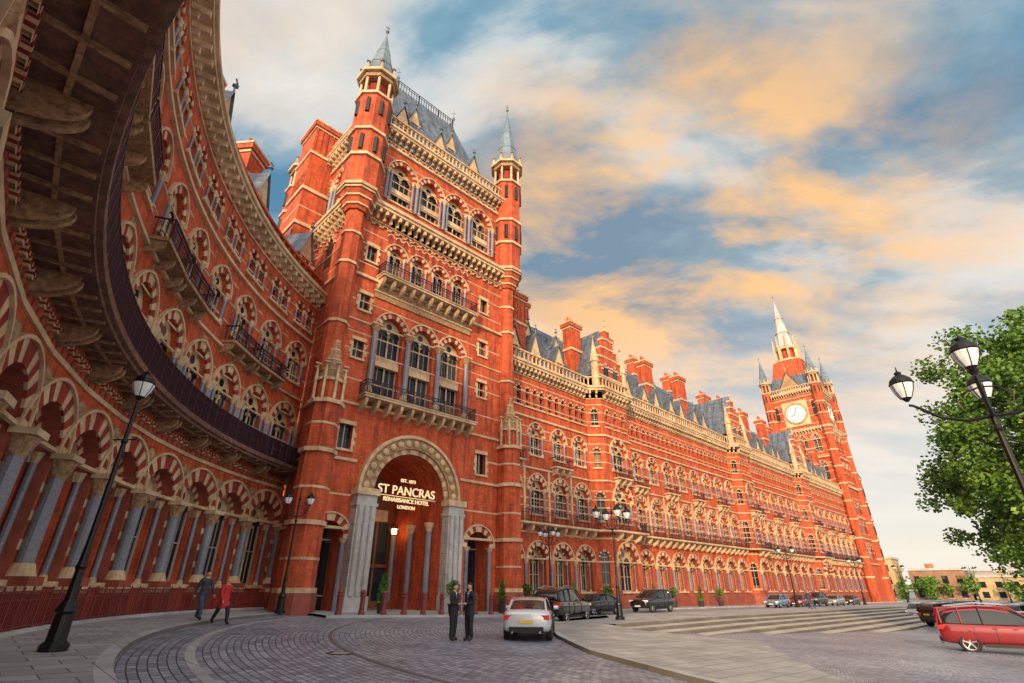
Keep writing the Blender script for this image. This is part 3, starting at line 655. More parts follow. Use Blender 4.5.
# ------------------------------------------------------------------ ground
m,nt,b=newmat('setts'); g=N(nt,'ShaderNodeNewGeometry')
sp=N(nt,'ShaderNodeVectorMath',operation='SUBTRACT'); nt.links.new(g.outputs['Position'],sp.inputs[0]); sp.inputs[1].default_value=(CX,CY,0)
sx=N(nt,'ShaderNodeSeparateXYZ'); nt.links.new(sp.outputs[0],sx.inputs[0])
at=N(nt,'ShaderNodeMath',operation='ARCTAN2'); nt.links.new(sx.outputs[1],at.inputs[0]); nt.links.new(sx.outputs[0],at.inputs[1])
mu=N(nt,'ShaderNodeMath',operation='MULTIPLY'); nt.links.new(at.outputs[0],mu.inputs[0]); mu.inputs[1].default_value=20
ln=N(nt,'ShaderNodeVectorMath',operation='LENGTH'); 
cb0=N(nt,'ShaderNodeCombineXYZ'); nt.links.new(sx.outputs[0],cb0.inputs[0]); nt.links.new(sx.outputs[1],cb0.inputs[1]); nt.links.new(cb0.outputs[0],ln.inputs[0])
cb=N(nt,'ShaderNodeCombineXYZ'); nt.links.new(mu.outputs[0],cb.inputs[0]); nt.links.new(ln.outputs['Value'],cb.inputs[1])
bt=N(nt,'ShaderNodeTexBrick',inp={'Scale':1,'Mortar Size':.017,'Mortar Smooth':.4,'Brick Width':.27,'Row Height':.18,'Bias':0.0})
bt.inputs['Color1'].default_value=(.39,.43,.52,1); bt.inputs['Color2'].default_value=(.20,.23,.30,1); bt.inputs['Mortar'].default_value=(.055,.06,.08,1)
nt.links.new(cb.outputs[0],bt.inputs['Vector'])
n1=noise(nt,g.outputs['Position'],.25,4); n2=noise(nt,g.outputs['Position'],5,2)
c=mix(nt,1.0,bt.outputs['Color'],ramp(nt,n1,[(.3,(.65,.66,.7)),(.7,(1.2,1.15,1.1))]),'MULTIPLY'); c=mix(nt,1.0,c,ramp(nt,n2,[(.3,(.75,.75,.75)),(.7,(1.2,1.2,1.2))]),'MULTIPLY')
nt.links.new(c,b.inputs['Base Color']); b.inputs['Roughness'].default_value=.48; bump(nt,b,bt.outputs['Fac'],-.9,.025)
def flagmat(name,c1,c2,mo,bw,bh,ms=.012):
    m,nt,b=newmat(name); g=N(nt,'ShaderNodeNewGeometry')
    mp_=N(nt,'ShaderNodeMapping'); nt.links.new(g.outputs['Position'],mp_.inputs[0]); mp_.inputs['Rotation'].default_value=(0,0,R(-44.5))
    bt=N(nt,'ShaderNodeTexBrick',inp={'Scale':1,'Mortar Size':ms,'Mortar Smooth':.3,'Brick Width':bw,'Row Height':bh})
    bt.inputs['Color1'].default_value=(*c1,1); bt.inputs['Color2'].default_value=(*c2,1); bt.inputs['Mortar'].default_value=(*mo,1)
    nt.links.new(mp_.outputs[0],bt.inputs['Vector'])
    c=mix(nt,1.0,bt.outputs['Color'],ramp(nt,noise(nt,g.outputs['Position'],.5,5,.7),[(.3,(.68,.67,.67)),(.7,(1.18,1.16,1.12))]),'MULTIPLY')
    nt.links.new(c,b.inputs['Base Color']); b.inputs['Roughness'].default_value=.65; bump(nt,b,bt.outputs['Fac'],-.4,.01)
flagmat('flagstone',(.42,.42,.43),(.30,.305,.32),(.13,.13,.135),.9,.6,.018)
flagmat('kerbstone',(.46,.47,.50),(.35,.36,.385),(.14,.14,.15),.9,50)
flagmat('stepstone',(.52,.49,.45),(.43,.41,.38),(.2,.18,.16),1.2,50)
flagmat('riser_shade_and_drain',(.18,.165,.15),(.14,.125,.115),(.09,.08,.07),1.2,50)  # riser shade painted into a darkened stepstone; also kerb faces, drain line
def axis(lo,hi):
    L=[float(v) for v in range(lo,hi+1)]
    s=2.0; v=hi
    while v<3500: v+=s; s*=1.5; L.append(v)
    s=2.0; v=lo
    while v>-3500: v-=s; s*=1.5; L.insert(0,v)
    return L
xs=axis(-40,100); ys=axis(-12,150)
GM=MB(); GM.names=['setts']
nx=len(xs)
for y in ys:
    for x in xs: GM.v.append((x,y,gz(x,y)))
for j in range(len(ys)-1):
    for i in range(nx-1):
        a=j*nx+i; GM.f.append((a,a+1,a+nx+1,a+nx)); GM.m.append(0)
GM.build('ground')
def ringsheet(mb,a0,a1,n,r0,r1,h,mat,kerb='kerbstone',kw=.3):
    for i in range(n):
        t0=a0+(a1-a0)*i/n; t1=a0+(a1-a0)*(i+1)/n
        P=lambda r,t,dz=h:(lambda x,y:(x,y,gz(x,y)+dz))(CX+r*math.cos(R(t)),CY+r*math.sin(R(t)))
        rs=[r0+kw+(r1-r0-kw)*k/3 for k in range(4)]
        mb.q([P(r0,t0),P(r0+kw,t0),P(r0+kw,t1),P(r0,t1)],kerb); mb.q([P(r0,t0),P(r0,t1),P(r0,t1,-.1),P(r0,t0,-.1)],'riser_shade_and_drain')
        for q,w in zip(rs,rs[1:]): mb.q([P(q,t0),P(w,t0),P(w,t1),P(q,t1)],mat)
PV=MB(); ringsheet(PV,166,240,60,27.4,31.6,.12,'flagstone')
for i in range(70):
    s0,s1=-16.5+i*2,-14.5+i*2
    P=lambda s,o,dz=.12:(lambda x,y:(x,y,gz(x,y)+dz))(*F(s,o))
    o1=4.8 if s0<0 else 3.2
    o2=4.8 if s1<0 else 3.2
    for a_,b_,a2,b2,mt in ((0,o1-.3,0,o2-.3,'flagstone'),(o1-.3,o1,o2-.3,o2,'kerbstone')):
        PV.q([P(s0,a_),P(s1,a2),P(s1,b2),P(s0,b_)],mt)
    PV.q([P(s0,o1),P(s1,o2),P(s1,o2,-.1),P(s0,o1,-.1)],'kerbstone')
PV.build('pavement')
LB=[(1,10.0),(5,11.2),(6.5,11.8),(10.9,14),(15,17.2),(19.2,21.3),(21.2,24.2),(22.4,27.5),(23,31)]
RB=[(1,11.5),(3,13),(5,15.5),(8.3,21.0),(10,24),(17,24),(23,31.5)]
def interp(T_,x):
    for (a,b_),(c_,d_) in zip(T_,T_[1:]):
        if x<=c_: return b_+(d_-b_)*(x-a)/(c_-a)
    return T_[-1][1]
IS=MB()
def PP(a,dl,h=.12): x,y=XY(a,dl); return (x,y,gz(x,y)+h)
for i in range(44):
    d0,d1=1+i*.5,1.5+i*.5
    l0,l1,r0,r1=interp(LB,d0),interp(LB,d1),interp(RB,d0),interp(RB,d1)
    if d0>=17: r0=max(l0+.35,24 if d0<21 else r0); r1=max(l1+.35,24 if d1<21 else r1)
    IS.q([PP(l0,d0),PP(l0+.3,d0),PP(l1+.3,d1),PP(l1,d1)],'kerbstone'); IS.q([PP(l0,d0),PP(l1,d1),PP(l1,d1,-.1),PP(l0,d0,-.1)],'riser_shade_and_drain')
    for k in range(6):
        f=lambda l,r,t:l+.3+(r-.3-l)*t
        IS.q([PP(f(l0,r0,k/6),d0),PP(f(l0,r0,(k+1)/6),d0),PP(f(l1,r1,(k+1)/6),d1),PP(f(l1,r1,k/6),d1)],'flagstone')
    IS.q([PP(r0,d0),PP(r1,d1),PP(r1,d1,-.5),PP(r0,d0,-.5)],'riser_shade_and_drain')
def zt_(a): return -.007*max(0,a-35)+.12
for i in range(40):
    a0,a1=24+i*2,26+i*2
    def Q(a,dl,z): x,y=XY(a,dl); return (x,y,z)
    top=lambda a:min(23.0,interp([(24,21.1),(27.5,22.4),(31,23),(200,23)],a))
    tp0,tp1=top(a0),top(a1)
    IS.q([Q(a0,17,zt_(a0)),Q(a1,17,zt_(a1)),Q(a1,tp1,zt_(a1)),Q(a0,tp0,zt_(a0))],'flagstone')
    IS.q([Q(a0,tp0,zt_(a0)),Q(a1,tp1,zt_(a1)),Q(a1,tp1,-1.5),Q(a0,tp0,-1.5)],'kerbstone')
    for k in range(7):
        TR=1.15
        dA,dB=17-k*TR,17-(k+1)*TR; z0,z1=zt_(a0)-.15*k,zt_(a1)-.15*k
        IS.q([Q(a0,dA,z0),Q(a1,dA,z1),Q(a1,dA,z1-.15),Q(a0,dA,z0-.15)],'riser_shade_and_drain')
        IS.q([Q(a0,dA,z0-.15),Q(a1,dA,z1-.15),Q(a1,dB,z1-.15),Q(a0,dB,z0-.15)],'stepstone')
        IS.q([Q(a0,dA-.003,z0-.143),Q(a1,dA-.003,z1-.143),Q(a1,dA-.14,z1-.143),Q(a0,dA-.14,z0-.143)],'riser_shade_and_drain')  # painted contact-shade strip on the tread along the riser foot
IS.build('plaza_steps')
DR=MB()
for r,wd,mt in ((22.2,.13,'riser_shade_and_drain'),(25.9,.22,'kerbstone')):
    for i in range(90):
        t0,t1=158+i,159+i
        P=lambda r_,t:(lambda x,y:(x,y,gz(x,y)+.006))(CX+r_*math.cos(R(t)),CY+r_*math.sin(R(t)))
        DR.q([P(r,t0),P(r+wd,t0),P(r+wd,t1),P(r,t1)],mt)
DR.build('road_drain_channel')
def manhole(x,y):
    e=MB(); M=lambda a,o,z:(x+a,y+o,gz(x+a,y+o)+z); e.lathe(M,0,0,[(0,.008),(.3,.008),(.33,.014),(.36,.008),(.37,0)],'iron_black',20)
    for k in range(-2,3): e.box(M,-.2,.2,k*.1-.015,k*.1+.015,.006,.014,'stone_grey')
    e.build('manhole_cover')
manhole(-4.5,15.5); manhole(15.5,17.5)
# ------------------------------------------------------------------ railing
RL=MB(); rp=arcpath(238,167,60,30.5)
for (p,q) in zip(rp,rp[1:]):
    sg=Seg(p,q); z0=gz(*p)+.12
    RL.box(sg,0,sg.L,-.025,.025,z0+1.0,z0+1.05,'rail_red'); RL.box(sg,0,sg.L,-.015,.015,z0+.15,z0+.18,'rail_red'); RL.box(sg,0,sg.L,-.015,.015,z0+.8,z0+.83,'rail_red')
    for k in range(5): RL.box(sg,k*sg.L/5,k*sg.L/5+.022,-.011,.011,z0,z0+1.0,'rail_red')
    RL.cyl(sg,0,0,z0,z0+1.15,.035,.03,'rail_red',6); RL.box(sg,0,sg.L,-.12,.12,z0-.1,z0+.1,'stone_grey')
RL.build('iron_railing')
# ------------------------------------------------------------------ lamps
def lantern(mb,M,x,y,z,s=1.0):
    pr=[(.03,z-.42*s),(.09*s,z-.36*s),(.13*s,z-.32*s),(.22*s,z-.14*s),(.27*s,z+.05*s),(.29*s,z+.08*s),(.25*s,z+.2*s),(.15*s,z+.30*s),(.07*s,z+.34*s),(.09*s,z+.40*s),(.02*s,z+.46*s),(.01,z+.58*s)]
    mats=['iron_black','iron_black','lamp_glass','lamp_glass','iron_black','iron_black','iron_black','iron_black','iron_black','iron_black','iron_black']
    mb.lathe(M,x,y,pr,'iron_black',16,mats)
    for j in range(6):
        t=j*math.pi/3; mb.tube([M(x+q*s*math.cos(t),y+q*s*math.sin(t),z+w*s) for q,w in ((.135,-.32),(.225,-.14),(.277,.05))],.013*s,'iron_black',4)
def lamp(x,y,h,arms=0,rot=0,r=1.2,gh=.12,ls=1.0):
    e=empty('street_lamp',(x,y,gz(x,y)+gh)); mb=MB()
    hp=h-.45
    mb.lathe(ID,0,0,[(.0,0),(.27,0),(.27,.12),(.19,.2),(.17,.7),(.21,.76),(.19,.85),(.11,1.0),(.09,1.6),(.12,1.66),(.09,1.74),(.065,2.2),(.052,hp*.8),(.08,hp*.8+.06),(.05,hp*.8+.14),(.04,hp)],'iron_black',14)
    if arms==0:
        lantern(mb,ID,0,0,h,ls); mb.tube([(-.3,0,hp*.82),(.3,0,hp*.82)],.018,'iron_black',5)
    else:
        mb.lathe(ID,0,0,[(.045,hp),(.1,hp+.1),(.05,hp+.25),(.02,hp+.6),(0,hp+.8)],'iron_black',10)
        za=hp-.35
        for k in range(arms):
            t=R(rot+360*k/arms); c_,s_=math.cos(t),math.sin(t)
            pts=[(c_*q*r,s_*q*r,za+dz) for q,dz in ((0,-.5),(.3,-.52),(.62,-.38),(.85,-.12),(.95,-.02),(1,.0))]
            mb.tube(pts,[.04,.035,.03,.03,.028,.028],'iron_black',6)
            mb.tube([(c_*q*r,s_*q*r,za+dz) for q,dz in ((.0,.1),(.2,.05),(.35,-.15),(.3,-.35),(.15,-.3))],.018,'iron_black',5)
            lantern(mb,ID,c_*r,s_*r,za+.42,ls)
    mb.build('post_and_lanterns',e,False); return e
lamp(-9.9,12.7,6.1,0,ls=.95)
lamp(9.3,9.4,6.3,4,135,1.2,0,.8)
lamp(6.2,33.0,6.2,4,10,1.0,ls=.9)
lamp(-12.3,30.3,6.2,2,20,.6,ls=.85)
lamp(*F(3.2,3.0),6.2,4,20,.8,ls=.85)
for s_ in (38,66,95): lamp(*F(s_,9.5),6.4,4,20,1.0,ls=.9)
lamp(52,50,6.4,4,20,1.1,0); lamp(62,66,6.4,4,20,1.1,0); lamp(95,115,7,4,20,1.2,0); lamp(110,125,7,4,20,1.2,0)
def bollard(x,y):
    e=MB(); M=lambda a,o,z:(x+a,y+o,gz(x,y)+.12+z*1.15)
    e.lathe(M,0,0,[(0,0),(.19,0),(.19,.1),(.14,.16),(.13,.75),(.17,.78),(.17,.84),(.12,.88),(.15,.97),(.1,1.06),(0,1.1)],'rail_red',12); e.build('bollard')
for s_ in (-15.6,-14.2,-12.8,-11.4,-10,-8.6,-7.2,-5.8,-4.4,-3.0,-1.6,-.2,1.4): bollard(*F(s_,4.3))
m,nt,b=newmat('leaf'); g=N(nt,'ShaderNodeNewGeometry')
c=ramp(nt,noise(nt,g.outputs['Position'],.9,4),[(.3,(.035,.09,.010)),(.5,(.085,.19,.02)),(.7,(.19,.31,.04))]); nt.links.new(c,b.inputs['Base Color']); b.inputs['Roughness'].default_value=.6
stonemat('bark',(.13,.10,.07),(.06,.045,.03))
plain('pot',(.03,.03,.032),.5)
def leaves(mb,c,r,n,size,flat=1.0):
    for _ in range(n):
        v=Vector((random.gauss(0,1),random.gauss(0,1),random.gauss(0,1))).normalized()*r*(random.random()**.45); v.z*=flat
        p=Vector(c)+v; a=Vector((random.gauss(0,1),random.gauss(0,1),random.gauss(0,.6))).normalized(); b_=a.cross(Vector((random.random(),random.random(),random.random()))).normalized()
        s=size*random.uniform(.6,1.3)
        mb.q([tuple(p-a*s*.6),tuple(p+b_*s*.4),tuple(p+a*s*.6),tuple(p-b_*s*.4)],'leaf')
def shrub(x,y,kind=0):
    e=empty('potted_shrub',(x,y,gz(x,y)+.12)); mb=MB()
    mb.lathe(ID,0,0,[(0,0),(.24,0),(.32,.5),(.36,.52),(.36,.58),(.28,.58),(0,.54)],'pot',12)
    mb.tube([(0,0,.5),(0,0,1.2)],.04,'bark',6)
    if kind: leaves(mb,(0,0,1.5),.5,700,.11)
    else:
        for k in range(7): leaves(mb,(0,0,.75+k*.22),.42-k*.05,160,.10)
    mb.build('shrub_and_pot',e)
for i,s_ in enumerate((-12.2,-6.8,-2.2,2,8,13,21,25,31,36)): shrub(*F(s_,3.1 if s_<0 else 1.5),i%2)
def tree(x,y,h,cr,cz,rz,nclump,seed,nl=150,ls=.22):
    random.seed(seed); e=empty('plane_tree',(x,y,gz(x,y))); mb=MB()
    mb.tube([(0,0,-.2),(.1,0,2),(.0,.1,4),(.2,0,6.5),(.1,.2,9.5),(0,0,h-2)],[.42,.34,.3,.24,.15,.05],'bark',10)
    lv=MB()
    for i in range(nclump):
        while True:
            v=Vector((random.uniform(-1,1),random.uniform(-1,1),random.uniform(-1,1)))
            if .3<v.length<1: break
        wob=1+.14*math.sin(v.x*5+seed)+.1*math.sin(v.z*7+v.y*4)
        p=Vector((v.x*cr*wob,v.y*cr*wob,cz+v.z*rz*wob))
        if i%3==0:
            z0=max(2.5,p.z-3); mid=Vector((p.x*.45,p.y*.45,z0+(p.z-z0)*.6)); mb.tube([(0,0,z0),tuple(mid),tuple(p)],[.13,.07,.02],'bark',5)
        leaves(lv,p,random.uniform(.7,1.45),nl,ls,.75)
    mb.build('trunk_and_limbs',e); lv.build('foliage',e)
tree(31.4,27.0,17,7.4,9.3,7.9,520,3,170,.2)
tree(45,38,15,7,8.0,6.6,200,5)
# ------------------------------------------------------------------ cars
def applymods(ob):
    dg=bpy.context.evaluated_depsgraph_get(); me=bpy.data.meshes.new_from_object(ob.evaluated_get(dg)); ob.modifiers.clear(); ob.data=me
def car(x,y,az,paint,kind='sedan',gh=0.0):
    e=empty('parked_car',(x,y,gz(x,y)+gh)); 
    t=R(90-az); e.rotation_euler=(0,0,t)
    if kind=='sedan':
        L,Wd=4.7,1.85; wr=.33; wx=(-1.4,1.42)
        st=[(-2.34,.66,.42,.6,.80),(-2.26,.84,.3,.66,.98),(-1.9,.90,.22,.68,1.05),(-1.0,.925,.2,.67,.99),(0,.925,.19,.66,.95),(1.0,.925,.2,.64,.93),(1.6,.90,.22,.62,.86),(2.12,.84,.25,.56,.74),(2.32,.66,.34,.5,.6)]
        cab=[(-1.95,.70,.62,.99,1.02),(-1.15,.80,.60,.97,1.36),(-.4,.82,.62,.95,1.44),(.3,.82,.62,.93,1.41),(1.15,.76,.66,.90,.95)]
    elif kind=='hatch':
        L,Wd=4.1,1.75; wr=.32; wx=(-1.25,1.28)
        st=[(-2.03,.62,.42,.6,.9),(-1.96,.80,.3,.66,1.02),(-1.6,.85,.22,.68,1.0),(-.8,.87,.2,.67,.98),(0,.87,.19,.66,.96),(.9,.87,.2,.64,.95),(1.4,.85,.22,.62,.88),(1.85,.80,.25,.56,.74),(2.02,.62,.34,.5,.6)]
        cab=[(-1.95,.72,.60,.97,1.1),(-1.5,.78,.60,.97,1.44),(-.5,.80,.62,.95,1.50),(.3,.80,.62,.94,1.46),(1.2,.74,.64,.90,.96)]
    else:
        L,Wd=4.75,1.92; wr=.38; wx=(-1.42,1.45)
        st=[(-2.36,.78,.5,.75,1.08),(-2.30,.90,.36,.8,1.16),(-1.9,.94,.3,.82,1.15),(-1.0,.955,.28,.82,1.13),(0,.955,.28,.81,1.12),(1.0,.955,.28,.8,1.12),(1.6,.94,.3,.78,1.08),(2.15,.88,.34,.72,.98),(2.34,.74,.42,.62,.84)]
        cab=[(-2.33,.82,.74,1.13,1.2),(-2.2,.85,.72,1.12,1.70),(-.8,.86,.72,1.10,1.82),(.2,.86,.72,1.10,1.78),(1.1,.80,.72,1.08,1.12)]
    mb=MB(); mb.names=[paint,'dark']
    rings=[]
    for (px,w,zb,zs,zt) in st:
        half=[(w*.8,zb),(w*.97,zb+.08),(w,zs),(w*.965,zt-.1),(w*.86,zt-.015),(w*.4,zt+.012)]
        rr=[(px,-a,z) for a,z in half]+[(px,a,z) for a,z in half[::-1]]
        i0=len(mb.v); mb.v.extend(rr); rings.append(i0)
    n=12
    for a,b_ in zip(rings,rings[1:]):
        for j in range(n):
            j2=(j+1)%n; mb.f.append((a+j,a+j2,b_+j2,b_+j)); mb.m.append(0)
    mb.f.append(tuple(rings[0]+j for j in range(n))); mb.m.append(0); mb.f.append(tuple(rings[-1]+j for j in range(n))[::-1]); mb.m.append(0)
    body=mb.build('body',e,True)
    sb=body.modifiers.new('s','SUBSURF'); sb.levels=2; sb.render_levels=2
    cut=[]
    try:
        bm=bmesh.new(); bm.from_mesh(body.data); bmesh.ops.recalc_face_normals(bm,faces=bm.faces); bm.to_mesh(body.data); bm.free()
        for wxx in wx:
            for sy in (-1,1):
                cm=MB(); cm.names=[paint,'dark']; M=lambda a,o,z,wxx=wxx:(wxx+a,z,wr+o)
                cm.cyl(M,0,0,sy*.62 if sy>0 else -1.2,1.2 if sy>0 else -.62,wr+.06,wr+.06,'dark',24)
                co=cm.build('cutter'); bm=bmesh.new(); bm.from_mesh(co.data); bmesh.ops.recalc_face_normals(bm,faces=bm.faces); bm.to_mesh(co.data); bm.free()
                bo=body.modifiers.new('b','BOOLEAN'); bo.object=co; bo.operation='DIFFERENCE'; bo.solver='EXACT'; cut.append(co)
        applymods(body)
    finally:
        for co in cut: bpy.data.objects.remove(co)
    cb=MB(); cb.names=['car_glass',paint]; rings=[]
    for (px,wb,wt,zb,zt) in cab:
        half=[(wb,zb-.06),(wt+(wb-wt)*.12,zt-.07 if zt-zb>.2 else zt-.03),(wt*.93,zt-.015),(wt*.4,zt)]
        i0=len(cb.v); cb.v.extend([(px,-a,z) for a,z in half]+[(px,a,z) for a,z in half[::-1]]); rings.append(i0)
    for k,(a,b_) in enumerate(zip(rings,rings[1:])):
        for j in range(7):
            cb.f.append((a+j,a+j+1,b_+j+1,b_+j)); cb.m.append(1 if (k in (1,2) and 1<=j<=5) else 0)
    cab_o=cb.build('cabin',e,True); sb=cab_o.modifiers.new('s','SUBSURF'); sb.levels=1; sb.render_levels=1
    d=MB()
    for sy in (-1,1):
        pr=[(c[0],sy*(c[2]+(c[1]-c[2])*.1+.012),c[4]-.06) for c in cab]
        pb=[(c[0],sy*(c[1]+.005),c[3]-.02) for c in cab]
        pr[0]=pb[0]; pr[-1]=pb[-1]
        d.tube([pb[0],pr[1]],.045,paint,6); d.tube([pr[3],pb[4]],.035,paint,6); d.tube([pr[1],pr[2],pr[3]],.035,paint,6)
        d.tube([pb[2],pr[2]],.03,'dark',6)
        if kind!='sedan': d.tube([pb[1],pr[1]],.05,paint,6); d.tube([((pb[1][0]+pb[2][0])/2,pb[1][1],pb[1][2]),((pr[1][0]+pr[2][0])/2,pr[1][1],(pr[1][2]+pr[2][2])/2)],.04,paint,6)
        d.tube([pb[0],pb[1],pb[2],pb[3],pb[4]],.016,'chrome' if kind=='sedan' else 'dark',5)
        wv=st[4][1]
        for xx in (-.45,.55,-1.2 if kind!='suv' else -1.15): d.box(ID,xx-.006,xx+.006,sy*(wv-.05) if sy>0 else -wv-.004,wv+.004 if sy>0 else -wv+.05,.32,st[4][4]-.12,'dark')
        for xx in (-.3,.35): d.box(ID,xx-.25,xx-.08,min(sy*wv,sy*(wv+.02)),max(sy*wv,sy*(wv+.02)),st[4][4]-.2,st[4][4]-.17,paint)
        mx=cab[3][0]+.55; my=sy*(wv+.08); d.tube([(mx-.05,my-.09,cab[3][3]+.08),(mx-.05,my+.09,cab[3][3]+.08)],[.07,.07],paint,8)
        zl=st[1][4]-.2; xr=st[1][0]
        d.box(ID,xr-.05,xr+.22,min(sy*.5,sy*(st[1][1]-.01)),max(sy*.5,sy*(st[1][1]-.01)),zl-.09,zl+.06,'tail')
        xf=st[-2][0]; d.box(ID,xf-.12,xf+.1,min(sy*.48,sy*(st[-2][1]-.0)),max(sy*.48,sy*(st[-2][1]-.0)),st[-2][4]-.17,st[-2][4]-.04,'head')
        d.box(ID,-.95 ,.98,min(sy*(wv-.2),sy*(wv+.005)),max(sy*(wv-.2),sy*(wv+.005)),st[4][2]-.02,st[4][2]+.1,'dark')
        for wxx in wx:
            M=lambda a,o,z,wxx=wxx,sy=sy:(wxx+a,sy*(wv-.03-z),wr+o)
            d.lathe(M,0,0,[(wr*.66,0.01),(wr*.9,0),(wr,.04),(wr,.19),(wr*.9,.22),(wr*.5,.22)],'tyre',24)
            d.lathe(M,0,0,[(0,.03),(.06,.025)],'rim',12); d.lathe(M,0,0,[(0,.1),(wr*.66,.1)],'dark',20); d.lathe(M,0,0,[(wr*.60,.015),(wr*.67,.005),(wr*.67,.1)],'rim',24)
            for k in range(5):
                tt=k*2*math.pi/5+.3; d.tube([M(.03*math.cos(tt),.03*math.sin(tt),.04),M(wr*.63*math.cos(tt),wr*.63*math.sin(tt),.03)],[.035,.028],'rim',5)
    xr=st[0][0]; d.box(ID,xr-.02,xr+.1,-.26,.26,st[0][4]-.22,st[0][4]-.11,'plate_y')
    d.box(ID,xr-.01,xr+.2,-.62,.62,st[0][2]-.12,st[0][2]+.05,'dark')
    xf=st[-1][0]; d.box(ID,xf-.1,xf+.02,-.26,.26,st[-1][2]+.02,st[-1][2]+.13,'plate_w'); d.box(ID,xf-.1,xf+.012,-.45,.45,st[-1][2]+.14,st[-1][4]-.04,'dark')
    for sy in (-1,1): d.cyl(lambda a,o,z:(z,sy*.5+a,.3+o),0,0,st[0][0]-.03,st[0][0]+.1,.04,.04,'chrome',10)
    if kind=='suv':
        for sy in (-1,1): d.tube([(-1.9,sy*.66,cab[1][4]+.04),(-.8,sy*.68,cab[2][4]+.05),(.2,sy*.66,cab[3][4]+.03)],.02,'chrome',5)
    d.build('wheels_and_trim',e)
    return e
car(.75,23.1,6,'paint_white','sedan')
car(3.0,33.6,30,'paint_black','suv')
car(*XY(35,26.5),226,'paint_black','sedan')
car(*XY(43.5,26.8),226,'paint_black','suv')
for a,p,kd in ((71,'paint_blue','hatch'),(78.6,'paint_red','hatch'),(85,'paint_black','suv'),(93,'paint_silver','sedan'),(101,'paint_black','sedan')): car(*XY(a,26.5),226,p,kd)
car(20.9,24.5,125,'paint_red','suv')
car(31.5,37.5,70,'paint_black','sedan'); car(39,43,75,'paint_black','suv'); car(46,58,226,'paint_navy','suv'); car(44,62,226,'paint_silver','hatch'); car(34.5,38.5,60,'paint_navy','sedan'); car(36,47,80,'paint_black','suv')
